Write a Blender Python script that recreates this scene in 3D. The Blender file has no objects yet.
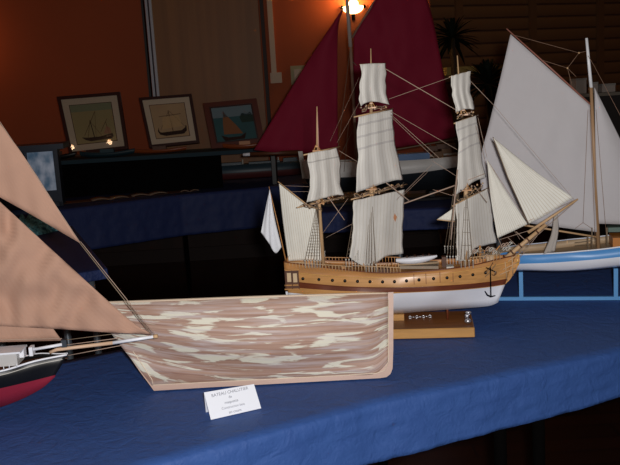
import bpy, bmesh, math, random
from mathutils import Vector, Matrix, noise
random.seed(7)
C = bpy.context.scene.collection
sin, cos, pi, rad = math.sin, math.cos, math.pi, math.radians

# ------------------------------------------------------------------ camera
FOC, W, H = 850.0, 620, 465
PITCH, ROLL, CAMZ = rad(9.5), rad(3.5), 1.45
CAM = Vector((0, 0, CAMZ))
Fw = Vector((0, cos(PITCH), -sin(PITCH))); Up0 = Vector((0, sin(PITCH), cos(PITCH))); X0 = Vector((1, 0, 0))
Rt = X0*cos(ROLL) - Up0*sin(ROLL); Up = Up0*cos(ROLL) + X0*sin(ROLL)
cd = bpy.data.cameras.new('camera'); cam = bpy.data.objects.new('camera', cd); C.objects.link(cam)
cd.sensor_width = 36; cd.lens = FOC*36/W; cd.clip_start = .05; cd.clip_end = 100
m = Matrix.Identity(4)
for i in range(3):
    m[i][0], m[i][1], m[i][2], m[i][3] = Rt[i], Up[i], -Fw[i], CAM[i]
cam.matrix_world = m
bpy.context.scene.camera = cam

def ray(px, py): return Fw*FOC + Rt*(px-W/2) - Up*(py-H/2)
def onz(px, py, z=.75):
    d = ray(px, py); return CAM + d*((z-CAMZ)/d.z)
def onplane(px, py, p, n):
    d = ray(px, py); return CAM + d*((Vector(p)-CAM).dot(n)/d.dot(n))
def ony(px, py, y): return onplane(px, py, (0, y, 0), Vector((0, 1, 0)))

# ------------------------------------------------------------------ materials
def lin(c):
    return tuple(((v/255)/12.92 if v/255 <= .04045 else ((v/255+.055)/1.055)**2.4) for v in c)
MATS = {}
def newmat(name):
    mt = bpy.data.materials.new(name); mt.use_nodes = True
    return mt, mt.node_tree.nodes, mt.node_tree.links, mt.node_tree.nodes['Principled BSDF']
def mat(name, col, rough=.6, metal=0, bump=0, bscale=80, var=0, vscale=(8, 8, 8), spec=.5, col2=None, trans=0):
    if name in MATS: return MATS[name]
    mt, N, L, B = newmat(name)
    c = (*lin(col), 1)
    B.inputs['Base Color'].default_value = c
    B.inputs['Roughness'].default_value = rough; B.inputs['Metallic'].default_value = metal
    B.inputs['Specular IOR Level'].default_value = spec
    tc = N.new('ShaderNodeTexCoord')
    if var or col2:
        mp = N.new('ShaderNodeMapping'); mp.inputs['Scale'].default_value = vscale
        nz = N.new('ShaderNodeTexNoise'); nz.inputs['Scale'].default_value = 1; nz.inputs['Detail'].default_value = 5
        L.new(tc.outputs['Object'], mp.inputs[0]); L.new(mp.outputs[0], nz.inputs['Vector'])
        mx = N.new('ShaderNodeMix'); mx.data_type = 'RGBA'
        c2 = (*lin(col2), 1) if col2 else tuple(v*(1-var) for v in c[:3])+(1,)
        rp = N.new('ShaderNodeValToRGB'); rp.color_ramp.elements[0].position = .35; rp.color_ramp.elements[1].position = .65
        L.new(nz.outputs['Fac'], rp.inputs[0]); L.new(rp.outputs[0], mx.inputs[0])
        mx.inputs[6].default_value = c; mx.inputs[7].default_value = c2
        L.new(mx.outputs[2], B.inputs['Base Color'])
    if bump:
        nb = N.new('ShaderNodeTexNoise'); nb.inputs['Scale'].default_value = bscale; nb.inputs['Detail'].default_value = 3
        L.new(tc.outputs['Object'], nb.inputs['Vector'])
        bp = N.new('ShaderNodeBump'); bp.inputs['Strength'].default_value = bump; bp.inputs['Distance'].default_value = .004
        L.new(nb.outputs['Fac'], bp.inputs['Height']); L.new(bp.outputs[0], B.inputs['Normal'])
    MATS[name] = mt; return mt
def math_node(N, L, op, a, b=None):
    n = N.new('ShaderNodeMath'); n.operation = op
    for i, v in enumerate((a, b)):
        if v is None: continue
        if isinstance(v, (int, float)): n.inputs[i].default_value = v
        else: L.new(v, n.inputs[i])
    return n.outputs[0]
def sailmat(name, col, seam, n=0, width=.12, reefs=(), reefcol=None, rough=.85, weave=.25, mott=.06):
    """cloth with sewn panel seams along V and reef bands across it (UV = cloth coordinates)"""
    mt, N, L, B = newmat(name)
    B.inputs['Roughness'].default_value = rough; B.inputs['Specular IOR Level'].default_value = .15
    uv = N.new('ShaderNodeUVMap'); sp = N.new('ShaderNodeSeparateXYZ'); L.new(uv.outputs[0], sp.inputs[0])
    tc = N.new('ShaderNodeTexCoord'); nz = N.new('ShaderNodeTexNoise'); nz.inputs['Scale'].default_value = 30; nz.inputs['Detail'].default_value = 4
    L.new(tc.outputs['Object'], nz.inputs['Vector'])
    mx = N.new('ShaderNodeMix'); mx.data_type = 'RGBA'
    c = lin(col); mx.inputs[6].default_value = (*c, 1); mx.inputs[7].default_value = (*[v*(1-mott*4) for v in c], 1)
    f0 = math_node(N, L, 'MULTIPLY', nz.outputs['Fac'], .6); L.new(f0, mx.inputs[0])
    out = mx.outputs[2]
    if n:
        fr = math_node(N, L, 'FRACT', math_node(N, L, 'MULTIPLY', sp.outputs[0], n))
        lt = math_node(N, L, 'LESS_THAN', fr, width)
        m2 = N.new('ShaderNodeMix'); m2.data_type = 'RGBA'; L.new(lt, m2.inputs[0]); L.new(out, m2.inputs[6]); m2.inputs[7].default_value = (*lin(seam), 1)
        out = m2.outputs[2]
    for (r0, r1) in reefs:
        a = math_node(N, L, 'GREATER_THAN', sp.outputs[1], r0); b = math_node(N, L, 'LESS_THAN', sp.outputs[1], r1)
        ab = math_node(N, L, 'MULTIPLY', math_node(N, L, 'MULTIPLY', a, b), .6)
        m3 = N.new('ShaderNodeMix'); m3.data_type = 'RGBA'; L.new(ab, m3.inputs[0]); L.new(out, m3.inputs[6]); m3.inputs[7].default_value = (*lin(reefcol or seam), 1)
        out = m3.outputs[2]
    L.new(out, B.inputs['Base Color'])
    wv = N.new('ShaderNodeTexNoise'); wv.inputs['Scale'].default_value = 900 if weave < .5 else 300
    L.new(tc.outputs['Object'], wv.inputs['Vector'])
    bp = N.new('ShaderNodeBump'); bp.inputs['Strength'].default_value = weave; bp.inputs['Distance'].default_value = .001
    L.new(wv.outputs['Fac'], bp.inputs['Height']); L.new(bp.outputs[0], B.inputs['Normal'])
    MATS[name] = mt; return mt

wood = mat('honey_wood', (206, 148, 90), .35, var=.25, vscale=(6, 60, 60))
wood_gold = mat('golden_hull_planking', (214, 158, 96), .28, var=.22, vscale=(4, 90, 160))
wood_dk = mat('dark_red_wale', (120, 62, 38), .35, var=.25, vscale=(6, 60, 60))
wood_lt = mat('pale_spar_wood', (214, 176, 132), .5, var=.15, vscale=(20, 20, 20))
wood_base = mat('base_top_wood', (140, 88, 44), .4, var=.3, vscale=(5, 60, 60))
wood_edge = mat('base_edge_wood', (205, 152, 84), .45, var=.2, vscale=(10, 50, 80))
brown = mat('brown_wood', (96, 58, 36), .5, var=.3, vscale=(4, 30, 30))
white = mat('white_paint', (242, 244, 252), .35)
white_card = mat('white_card', (240, 243, 250), .7)
offwhite = mat('offwhite_paint', (214, 210, 200), .5, var=.1)
rope = mat('pale_rope', (184, 158, 140), .8)
rope_d = mat('grey_tan_rope', (135, 118, 98), .8)
black = mat('black_paint', (16, 16, 18), .4)
matt_black = mat('matt_black_cloth', (9, 9, 10), .95, spec=.1)
blackm = mat('black_iron', (5, 4, 4), .95, spec=.05)
ink = mat('print_ink', (128, 130, 142), .8)
blueb = mat('sky_blue_paint', (88, 156, 222), .35)
beige = mat('beige_planking', (196, 170, 138), .5, var=.2, vscale=(6, 60, 60))
orangew = mat('orange_varnish_wood', (190, 120, 50), .4)
silver = mat('silver_metal', (200, 200, 205), .3, metal=.8)
brass = mat('brass', (190, 140, 70), .35, metal=.6)
redp = mat('dark_red_bottom_paint', (150, 40, 60), .4)

# ------------------------------------------------------------------ mesh helpers
def link(name, me, parent=None, mats=(), smooth=False):
    o = bpy.data.objects.new(name, me); C.objects.link(o)
    for q in mats: me.materials.append(q)
    if parent: o.parent = parent
    if smooth:
        for p in me.polygons: p.use_smooth = True
    return o
class MB:
    def __init__(s): s.v = []; s.f = []; s.mi = []
    def face(s, idx, k=0): s.f.append(tuple(idx)); s.mi.append(k)
    def box(s, c, d, M=None, k=0):
        b = len(s.v); hx, hy, hz = d[0]/2, d[1]/2, d[2]/2
        for x in (-hx, hx):
            for y in (-hy, hy):
                for z in (-hz, hz):
                    p = Vector((x, y, z)); p = (M @ p) if M else p
                    s.v.append(p+Vector(c))
        for q in ((0,1,3,2),(4,6,7,5),(0,4,5,1),(2,3,7,6),(0,2,6,4),(1,5,7,3)): s.face([b+i for i in q], k)
        return s
    def bar(s, a, b, w, h, k=0):
        a, b = Vector(a), Vector(b); d = b-a
        q = d.to_track_quat('X', 'Z').to_matrix()
        return s.box((a+b)/2, (d.length, w, h), q, k)
    def tube(s, pts, r, n=6, k=0, cap=True):
        pts = [Vector(p) for p in pts]
        rs = r if isinstance(r, (list, tuple)) else [r]*len(pts)
        if len(rs) != len(pts): rs = [rs[0]+(rs[-1]-rs[0])*i/(len(pts)-1) for i in range(len(pts))]
        b = len(s.v)
        for i, p in enumerate(pts):
            d = (pts[min(i+1, len(pts)-1)]-pts[max(i-1, 0)])
            if d.length < 1e-9: d = Vector((0, 0, 1))
            q = d.to_track_quat('Z', 'Y')
            for j in range(n):
                a = 2*pi*j/n
                s.v.append(p + q @ Vector((cos(a)*rs[i], sin(a)*rs[i], 0)))
        for i in range(len(pts)-1):
            for j in range(n):
                s.face((b+i*n+j, b+i*n+(j+1) % n, b+(i+1)*n+(j+1) % n, b+(i+1)*n+j), k)
        if cap:
            s.face([b+j for j in reversed(range(n))], k); s.face([b+(len(pts)-1)*n+j for j in range(n)], k)
        return s
    def prism(s, poly, off, k=0):
        """closed outline (3-D points, planar) extruded by vector off"""
        off = Vector(off); b = len(s.v); n = len(poly)
        s.v += [Vector(p) for p in poly]; s.v += [Vector(p)+off for p in poly]
        s.face([b+i for i in range(n)], k); s.face([b+n+i for i in reversed(range(n))], k)
        for i in range(n): s.face((b+i, b+n+i, b+n+(i+1) % n, b+(i+1) % n), k)
        return s
    def ball(s, c, r, n=10, m=7, sc=(1, 1, 1), k=0):
        b = len(s.v); c = Vector(c)
        for i in range(m+1):
            th = pi*i/m
            for j in range(n):
                a = 2*pi*j/n
                s.v.append(c+Vector((r*sin(th)*cos(a)*sc[0], r*sin(th)*sin(a)*sc[1], r*cos(th)*sc[2])))
        for i in range(m):
            for j in range(n):
                s.face((b+i*n+j, b+(i+1)*n+j, b+(i+1)*n+(j+1) % n, b+i*n+(j+1) % n), k)
        return s
    def build(s, name, mats, parent=None, smooth=False):
        if not isinstance(mats, (list, tuple)): mats = [mats]
        me = bpy.data.meshes.new(name); me.from_pydata([tuple(v) for v in s.v], [], s.f)
        for p, k in zip(me.polygons, s.mi): p.material_index = k
        bm = bmesh.new(); bm.from_mesh(me); bmesh.ops.recalc_face_normals(bm, faces=bm.faces); bm.to_mesh(me); bm.free()
        return link(name, me, parent, mats, smooth)
def tag(o, label=None, cat=None, group=None, kind=None):
    if label: o['label'] = label
    if cat: o['category'] = cat
    if group: o['group'] = group
    if kind: o['kind'] = kind
    return o
def empty(name, loc, rz, label, cat, group=None):
    o = bpy.data.objects.new(name, None); C.objects.link(o); o.location = loc; o.rotation_euler = (0, 0, rz); o.empty_display_size = .05
    return tag(o, label, cat, group)
def catmull(pts, n):
    """n samples along a smooth curve through pts, spaced by arc length"""
    pts = [tuple(p) for p in pts]
    if len(pts) == 1: return [pts[0]]*n
    P = [pts[0]]+pts+[pts[-1]]
    P[0] = tuple(2*a-b for a, b in zip(pts[0], pts[1])); P[-1] = tuple(2*a-b for a, b in zip(pts[-1], pts[-2]))
    dense = []
    for i in range(1, len(P)-2):
        for s in range(12):
            t = s/12
            dense.append(tuple(.5*((2*P[i][k])+(-P[i-1][k]+P[i+1][k])*t+(2*P[i-1][k]-5*P[i][k]+4*P[i+1][k]-P[i+2][k])*t*t+(-P[i-1][k]+3*P[i][k]-3*P[i+1][k]+P[i+2][k])*t**3) for k in range(len(pts[0]))))
    dense.append(pts[-1])
    return resample(dense, n)
def resample(pts, n):
    D = [0]
    for a, b in zip(pts, pts[1:]): D.append(D[-1]+math.dist(a[:2], b[:2]))
    T = D[-1] or 1; out = []; j = 0
    for i in range(n):
        d = T*i/(n-1)
        while j < len(pts)-2 and D[j+1] < d: j += 1
        seg = D[j+1]-D[j]; t = 0 if seg < 1e-9 else min(1, (d-D[j])/seg)
        out.append(tuple(a+(b-a)*t for a, b in zip(pts[j], pts[j+1])))
    return out
def fn(vals):
    """piecewise smooth function on 0..1"""
    def g(t):
        x = t*(len(vals)-1); i = min(int(x), len(vals)-2); u = x-i; u = u*u*(3-2*u)*.5+u*.5
        return vals[i]*(1-u)+vals[i+1]*u
    return g

LIFT = .0012
class Ship:
    """a model with a vertical centre plane; local x runs along the keel, y away from the viewer, z up"""
    def __init__(s, name, o, p, label, cat, group=None):
        o = Vector(o); d = Vector(p)-o; d.z = 0; s.rz = math.atan2(d.y, d.x)
        s.M = Matrix.Translation(o) @ Matrix.Rotation(s.rz, 4, 'Z'); s.I = s.M.inverted()
        s.root = empty(name, o+Vector((0, 0, LIFT)), s.rz, label, cat, group)
        s.c = s.I @ CAM; s.R = s.I.to_3x3()
    def pix(s, px, py, y=0.0):
        d = s.R @ ray(px, py); return s.c + d*((y-s.c.y)/d.y)
    def rope(s, a, b, r=.0009, ya=0, yb=0, name='rope', m=None, sag=0, parent=None):
        A, B = s.pix(*a, ya), s.pix(*b, yb)
        pts = [A+(B-A)*(i/8)+Vector((0, 0, -sag*4*(i/8)*(1-i/8))) for i in range(9)] if sag else [A, B]
        return MB().tube(pts, r*.85, 5).build(name, m or rope, parent or s.root, True)
    def spar(s, pts, r, name='spar', m=None, ys=None, n=10, parent=None):
        ys = ys or [0]*len(pts)
        return MB().tube([s.pix(*p, y) for p, y in zip(pts, ys)], r, n).build(name, m or wood_lt, parent or s.root, True)
    def sail(s, name, top, right, bottom, left, mt, yf=None, belly=.0, folds=0, fn_=6, nu=28, nv=28, wr=0, wob=0, parent=None):
        T, Bm, Lf, Rg = catmull(top, nu+1), catmull(bottom, nu+1), catmull(left, nv+1), catmull(right, nv+1)
        v = []; uvs = []
        for j in range(nv+1):
            t = j/nv
            for i in range(nu+1):
                u = i/nu
                q = [(1-t)*T[i][k]+t*Bm[i][k]+(1-u)*Lf[j][k]+u*Rg[j][k]
                     - ((1-u)*(1-t)*T[0][k]+u*(1-t)*T[-1][k]+(1-u)*t*Bm[0][k]+u*t*Bm[-1][k]) for k in (0, 1)]
                if wob:
                    q[0] += wob*(abs(2*u-1)**2)*noise.noise(Vector((u*3, t*4.5, top[0][0]*.37)))*2.2; q[1] += wob*.5*noise.noise(Vector((u*6, t*3, top[0][0]*.7)))
                y = yf(q[0]) if yf else 0
                y -= belly*sin(pi*u)*sin(pi*min(1, t*.9+.1))
                y += folds*sin(u*pi*2*fn_/2+sin(t*3)*.8)*(.35+.65*t)
                if wr: y += wr*noise.noise(Vector((q[0]*.06, q[1]*.035, 3.1)))
                v.append(s.pix(q[0], q[1], y)); uvs.append((u, t))
        f = [(j*(nu+1)+i, j*(nu+1)+i+1, (j+1)*(nu+1)+i+1, (j+1)*(nu+1)+i) for j in range(nv) for i in range(nu)]
        me = bpy.data.meshes.new(name); me.from_pydata([tuple(q) for q in v], [], f)
        ul = me.uv_layers.new(name='UVMap')
        for lp in me.loops: ul.data[lp.index].uv = uvs[lp.vertex_index]
        o = link(name, me, parent or s.root, [mt], True)
        md = o.modifiers.new('thick', 'SOLIDIFY'); md.thickness = .0012; md.offset = 0
        return o
    def hull(s, name, lines, mats, bandmat, N=44, tilt=0.0, thick=.0025, uvm=False):
        """lines: [(px polyline, half-breadth values along it)] from keel to rail"""
        G = []
        for pts, bs in lines:
            L = catmull(pts, N); g = fn(bs); row = []
            for i, (px, py) in enumerate(L):
                b = g(i/(N-1)); y = -b
                if tilt:
                    z = s.pix(px, py, 0).z
                    for _ in range(3):
                        y = z*math.tan(tilt) - b/cos(tilt); z = s.pix(px, py, y).z
                row.append(s.pix(px, py, y))
            G.append(row)
        n = Vector((0, cos(tilt), -sin(tilt)))
        mb = MB(); K = len(G)
        for side in (0, 1):
            for row in G:
                for p in row: mb.v.append(p if not side else p - n*(2*p.dot(n)))
        for side in (0, 1):
            o = side*K*N
            for j in range(K-1):
                for i in range(N-1):
                    mb.face((o+j*N+i, o+j*N+i+1, o+(j+1)*N+i+1, o+(j+1)*N+i), bandmat[j])
        o = K*N
        for i in range(N-1): mb.face((i, o+i, o+i+1, i+1), bandmat[0])
        for e in (0, N-1):
            for j in range(K-1): mb.face((j*N+e, (j+1)*N+e, o+(j+1)*N+e, o+j*N+e), bandmat[j])
        ob = mb.build(name, mats, s.root, True)
        if uvm:
            me = ob.data; ul = me.uv_layers.new(name='UVMap')
            for lp in me.loops:
                k = lp.vertex_index % (K*N); ul.data[lp.index].uv = ((k % N)/(N-1), (k//N)/(K-1))
        bm = bmesh.new(); bm.from_mesh(ob.data); bmesh.ops.remove_doubles(bm, verts=bm.verts, dist=.00005); bm.to_mesh(ob.data); bm.free()
        md = ob.modifiers.new('thick', 'SOLIDIFY'); md.thickness = thick; md.offset = -1
        return ob, G
    def deck(s, G, drop, m_deck, m_in=None, k=-1, inset=.004, name='deck', rng=None):
        """deck planking inside the bulwarks, and the inner faces of the bulwarks"""
        row = G[k]; mb = MB(); q = list(row); low = []
        for a_, b_ in zip(G[k], G[k-1]):
            t_ = min(1, drop/max(1e-6, a_.z-b_.z)); low.append(max(.001, -(a_.y+(b_.y-a_.y)*t_)-inset))
        for p, b in zip(q, low):
            mb.v += [Vector((p.x, -b, p.z-drop)), Vector((p.x, b, p.z-drop))]
        for i in range(len(q)-1): mb.face((2*i, 2*i+1, 2*i+3, 2*i+2))
        d = mb.build(name, m_deck, s.root)
        d.modifiers.new('thick', 'SOLIDIFY').thickness = .002
        if m_in:
            for sg in (-1, 1):
                mb = MB()
                for p, b in zip(q, low):
                    mb.v += [Vector((p.x, sg*b, p.z-drop)), Vector((p.x, sg*max(.001, -p.y-inset), p.z-.0005))]
                for i in range(len(q)-1): mb.face((2*i, 2*i+1, 2*i+3, 2*i+2))
                x = mb.build('bulwark', m_in, s.root, True); x.modifiers.new('thick', 'SOLIDIFY').thickness = .001
        return d

def dashed_rail(S, G, k, y_in, m_, r=.0014, name='rail_cap'):
    for sg in (-1, 1):
        MB().tube([Vector((p.x, sg*max(.001, -p.y-y_in), p.z)) for p in G[k]], r, 6).build(name, m_, S.root, True)

# ================================================================== SETTING
def struct(o): o['kind'] = 'structure'; return o
def wood_floor():
    mt, N, L, B = newmat('dark_wood_floor'); B.inputs['Roughness'].default_value = .25
    tc = N.new('ShaderNodeTexCoord'); bk = N.new('ShaderNodeTexBrick'); bk.inputs['Scale'].default_value = 1
    bk.inputs['Color1'].default_value = (*lin((52, 26, 17)), 1); bk.inputs['Color2'].default_value = (*lin((40, 20, 14)), 1); bk.inputs['Mortar'].default_value = (.01, .005, .004, 1)
    bk.inputs['Mortar Size'].default_value = .004; bk.inputs['Brick Width'].default_value = 1.2; bk.inputs['Row Height'].default_value = .12
    L.new(tc.outputs['Object'], bk.inputs['Vector']); L.new(bk.outputs[0], B.inputs['Base Color']); return mt
def plane_struct(name, pts, m_, thick=.1, out=None):
    n = (Vector(pts[1])-Vector(pts[0])).cross(Vector(pts[2])-Vector(pts[1])).normalized()
    return struct(MB().prism(pts, (n*thick) if out is None else Vector(out)).build(name, m_))
WY = 7.6
XL, XR, ZC = -3.6, 5.6, 3.3
wall_o = mat('orange_wall_paint', (176, 84, 44), .75, bump=.15, bscale=60, var=.08, vscale=(1.5, 1.5, 1.5))
plane_struct('floor', [(XL-.2, -2.5, 0), (XR+.2, -2.5, 0), (XR+.2, 10.6, 0), (XL-.2, 10.6, 0)], wood_floor(), out=(0, 0, -.1))
plane_struct('ceiling', [(XL-.2, -2.5, ZC), (XR+.2, -2.5, ZC), (XR+.2, 10.6, ZC), (XL-.2, 10.6, ZC)], mat('ceiling_paint', (140, 120, 100), .9), out=(0, 0, .1))
cx = ony(432, 60, WY).x
plane_struct('wall_back', [(XL, WY, 0), (cx, WY, 0), (cx, WY, ZC), (XL, WY, ZC)], wall_o, out=(0, .12, 0))
plane_struct('wall_left', [(XL, -2.5, 0), (XL, WY, 0), (XL, WY, ZC), (XL, -2.5, ZC)], wall_o, out=(-.12, 0, 0))
def slatmat():
    mt, N, L, B = newmat('slatted_wood_wall'); B.inputs['Roughness'].default_value = .5
    tc = N.new('ShaderNodeTexCoord'); sp = N.new('ShaderNodeSeparateXYZ'); L.new(tc.outputs['Object'], sp.inputs[0])
    fr = math_node(N, L, 'FRACT', math_node(N, L, 'MULTIPLY', sp.outputs[2], 9.0))
    rp = N.new('ShaderNodeValToRGB'); e = rp.color_ramp.elements
    e[0].position = 0; e[0].color = (*lin((112, 76, 48)), 1); e[1].position = .8; e[1].color = (*lin((134, 92, 56)), 1)
    e2 = e.new(.9); e2.color = (*lin((74, 48, 32)), 1)
    L.new(fr, rp.inputs[0]); L.new(rp.outputs[0], B.inputs['Base Color'])
    bp = N.new('ShaderNodeBump'); bp.inputs['Distance'].default_value = .003; L.new(fr, bp.inputs['Height']); L.new(bp.outputs[0], B.inputs['Normal']); return mt
ex, ey = XR, 9.6
rw = plane_struct('wall_right', [(cx, WY, 0), (ex, ey, 0), (ex, ey, ZC), (cx, WY, ZC)], slatmat(), out=(-.05, .12, 0))
plane_struct('wall_side', [(XR, -2.5, 0), (XR, 9.6, 0), (XR, 9.6, ZC), (XR, -2.5, ZC)], wall_o, out=(.12, 0, 0))
# upright battens of the slatted wall
dv = Vector((ex-cx, ey-WY, 0)); nb = 6
tm = mat('batten_wood', (116, 78, 48), .5)
for i in range(nb):
    p = Vector((cx, WY, 0)) + dv*((i+.35)/nb); q = dv.normalized()
    mb = MB(); Mx = Matrix.Rotation(math.atan2(dv.y, dv.x), 3, 'Z')
    mb.box((p.x+.02*q.y, p.y-.02, ZC/2), (.07, .03, ZC), Mx); struct(mb.build('trim_%d' % (i+1), tm))
# light ledge on the slatted wall behind the palms
mb = MB(); a = onplane(440, 72, (cx, WY, 0), Vector((-dv.y, dv.x, 0)).normalized()); b = onplane(512, 66, (cx, WY, 0), Vector((-dv.y, dv.x, 0)).normalized())
off = Vector((dv.y, -dv.x, 0)).normalized()*.05
mb.bar(a+off, Vector((b.x, b.y, a.z))+off, .1, .07); struct(mb.build('trim_ledge', mat('tan_ledge', (190, 160, 90), .7)))

# wooden door leaf, its edges and the metal strip
def wallpt(px, py, y=WY): return ony(px, py, y)
d0, d1 = wallpt(156, 60).x, wallpt(262, 60).x
door = struct(MB().box(((d0+d1)/2, WY-.03, 1.3), (d1-d0, .05, 2.6+.9)).build('door_1', mat('door_veneer', (158, 106, 58), .5, var=.22, vscale=(14, 1, .5))))
door.location.z = .45
st = MB()
for k, (o_, w_) in enumerate(((-.035, .018), (.0, .02), (.035, .022))): st.box((d0-.03+o_, WY-.045, 2.05), (w_, .07, 2.4), k=(1, 0, 0)[k] if k != 0 else 1)
struct(st.build('trim_7', [mat('grey_metal_strip', (190, 195, 205), .35, metal=.2), black]))
struct(MB().box((d1+.03, WY-.04, 2.05), (.03, .07, 2.4)).build('trim_8', mat('dark_door_edge', (40, 18, 12), .6)))
struct(MB().box(((XL+cx)/2, WY-.045, .37), (cx-XL-.02, .05, .74)).build('trim_9', mat('darkening_panel', (44, 24, 18), .7, var=.5, vscale=(9, 1, .5))))  # dark panel added to darken the lower wall seen under the rear table
# skirting
struct(MB().box(((XL+cx)/2, WY-.08, .06), (cx-XL, .02, .12)).build('baseboard_back', mat('dark_skirting', (34, 18, 14), .7)))

# wall conduit + box, switch plate
t = empty('cable_trunking', (wallpt(273, 60).x, WY, 1.9), 0, 'pale vertical cable trunking with socket box on the orange wall', 'conduit')
x_ = wallpt(272, 40).x-t.location.x; cm = mat('cream_plastic', (200, 176, 150), .5)
zb = wallpt(274, 78).z-1.9
MB().box((x_, -.015, (zb+1.35)/2), (.045, .03, 1.35-zb)).build('channel', cm, t)
MB().box((x_+.015, -.02, zb), (.1, .04, .09)).build('socket_box', cm, t)
p0, p1 = wallpt(292, 66), wallpt(304, 84)
t = empty('notice_plate', ((p0.x+p1.x)/2, WY, (p0.z+p1.z)/2), 0, 'small pale rectangular plate on the orange wall behind the red sail', 'wall plate')
MB().box((0, -.01, 0), (p1.x-p0.x+.03, .02, p0.z-p1.z)).build('plate', mat('pale_plate', (170, 160, 120), .6), t)
MB().box((0, -.023, 0), (p1.x-p0.x-.03, .006, p0.z-p1.z-.06)).build('rim', cm, t)

# wall lamp
lp = wallpt(354, 5, WY-.18)
lamp = empty('wall_lamp', (lp.x, WY, lp.z), 0, 'glowing shell shaped uplight lamp high on the orange wall', 'lamp')
mb = MB(); R_ = .085
for i in range(9):
    th = pi/2*i/8
    for j in range(17):
        a = pi*j/16
        mb.v.append(Vector((R_*cos(th)*cos(a)*1.1, -.01-.17*cos(th)*sin(a), -.06*sin(th))))
for i in range(8):
    for j in range(16): mb.face((i*17+j, i*17+j+1, (i+1)*17+j+1, (i+1)*17+j))
em, N_, L_, B_ = newmat('lit_glass'); B_.inputs['Base Color'].default_value = (1, .8, .5, 1)
B_.inputs['Emission Color'].default_value = (1, .74, .32, 1); B_.inputs['Emission Strength'].default_value = 4.5
sh = mb.build('lamp_shade', em, lamp, True); sh.modifiers.new('thick', 'SOLIDIFY').thickness = .004
MB().ball((0, -.09, .02), .035, sc=(1.2, 1, .9)).build('bulb', em, lamp, True).data.materials[0] = (lambda q: q)(em.copy())
bm_ = bpy.data.objects['bulb'].data.materials[0]; bm_.node_tree.nodes['Principled BSDF'].inputs['Emission Strength'].default_value = 14
bm_.node_tree.nodes['Principled BSDF'].inputs['Emission Color'].default_value = (1, .8, .45, 1)
for sx in (-1, 1):
    MB().ball((sx*.095, -.03, 0), .016).build('finial', blackm, lamp, True)
MB().box((0, -.01, -.085), (.03, .02, .05)).build('bracket', blackm, lamp)

# ================================================================== TABLES
def clothmat(name, col, col2, bump=.5):
    mt, N, L, B = newmat(name); B.inputs['Roughness'].default_value = .62; B.inputs['Specular IOR Level'].default_value = .35
    tc = N.new('ShaderNodeTexCoord'); nz = N.new('ShaderNodeTexNoise'); nz.inputs['Scale'].default_value = 22; nz.inputs['Detail'].default_value = 6; nz.inputs['Distortion'].default_value = 1.2
    L.new(tc.outputs['Object'], nz.inputs['Vector'])
    mx = N.new('ShaderNodeMix'); mx.data_type = 'RGBA'; L.new(nz.outputs['Fac'], mx.inputs[0])
    mx.inputs[6].default_value = (*lin(col), 1); mx.inputs[7].default_value = (*lin(col2), 1); L.new(mx.outputs[2], B.inputs['Base Color'])
    vn = N.new('ShaderNodeTexNoise'); vn.inputs['Scale'].default_value = 160; vn.inputs['Detail'].default_value = 3; L.new(tc.outputs['Object'], vn.inputs['Vector'])
    ad = math_node(N, L, 'ADD', math_node(N, L, 'MULTIPLY', vn.outputs['Fac'], .25), nz.outputs['Fac'])
    bp = N.new('ShaderNodeBump'); bp.inputs['Strength'].default_value = bump; bp.inputs['Distance'].default_value = .006
    L.new(ad, bp.inputs['Height']); L.new(bp.outputs[0], B.inputs['Normal']); return mt
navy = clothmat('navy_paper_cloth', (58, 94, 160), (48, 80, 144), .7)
navy_b = clothmat('navy_paper_cloth_far', (48, 64, 118), (40, 54, 104), .3)

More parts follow.
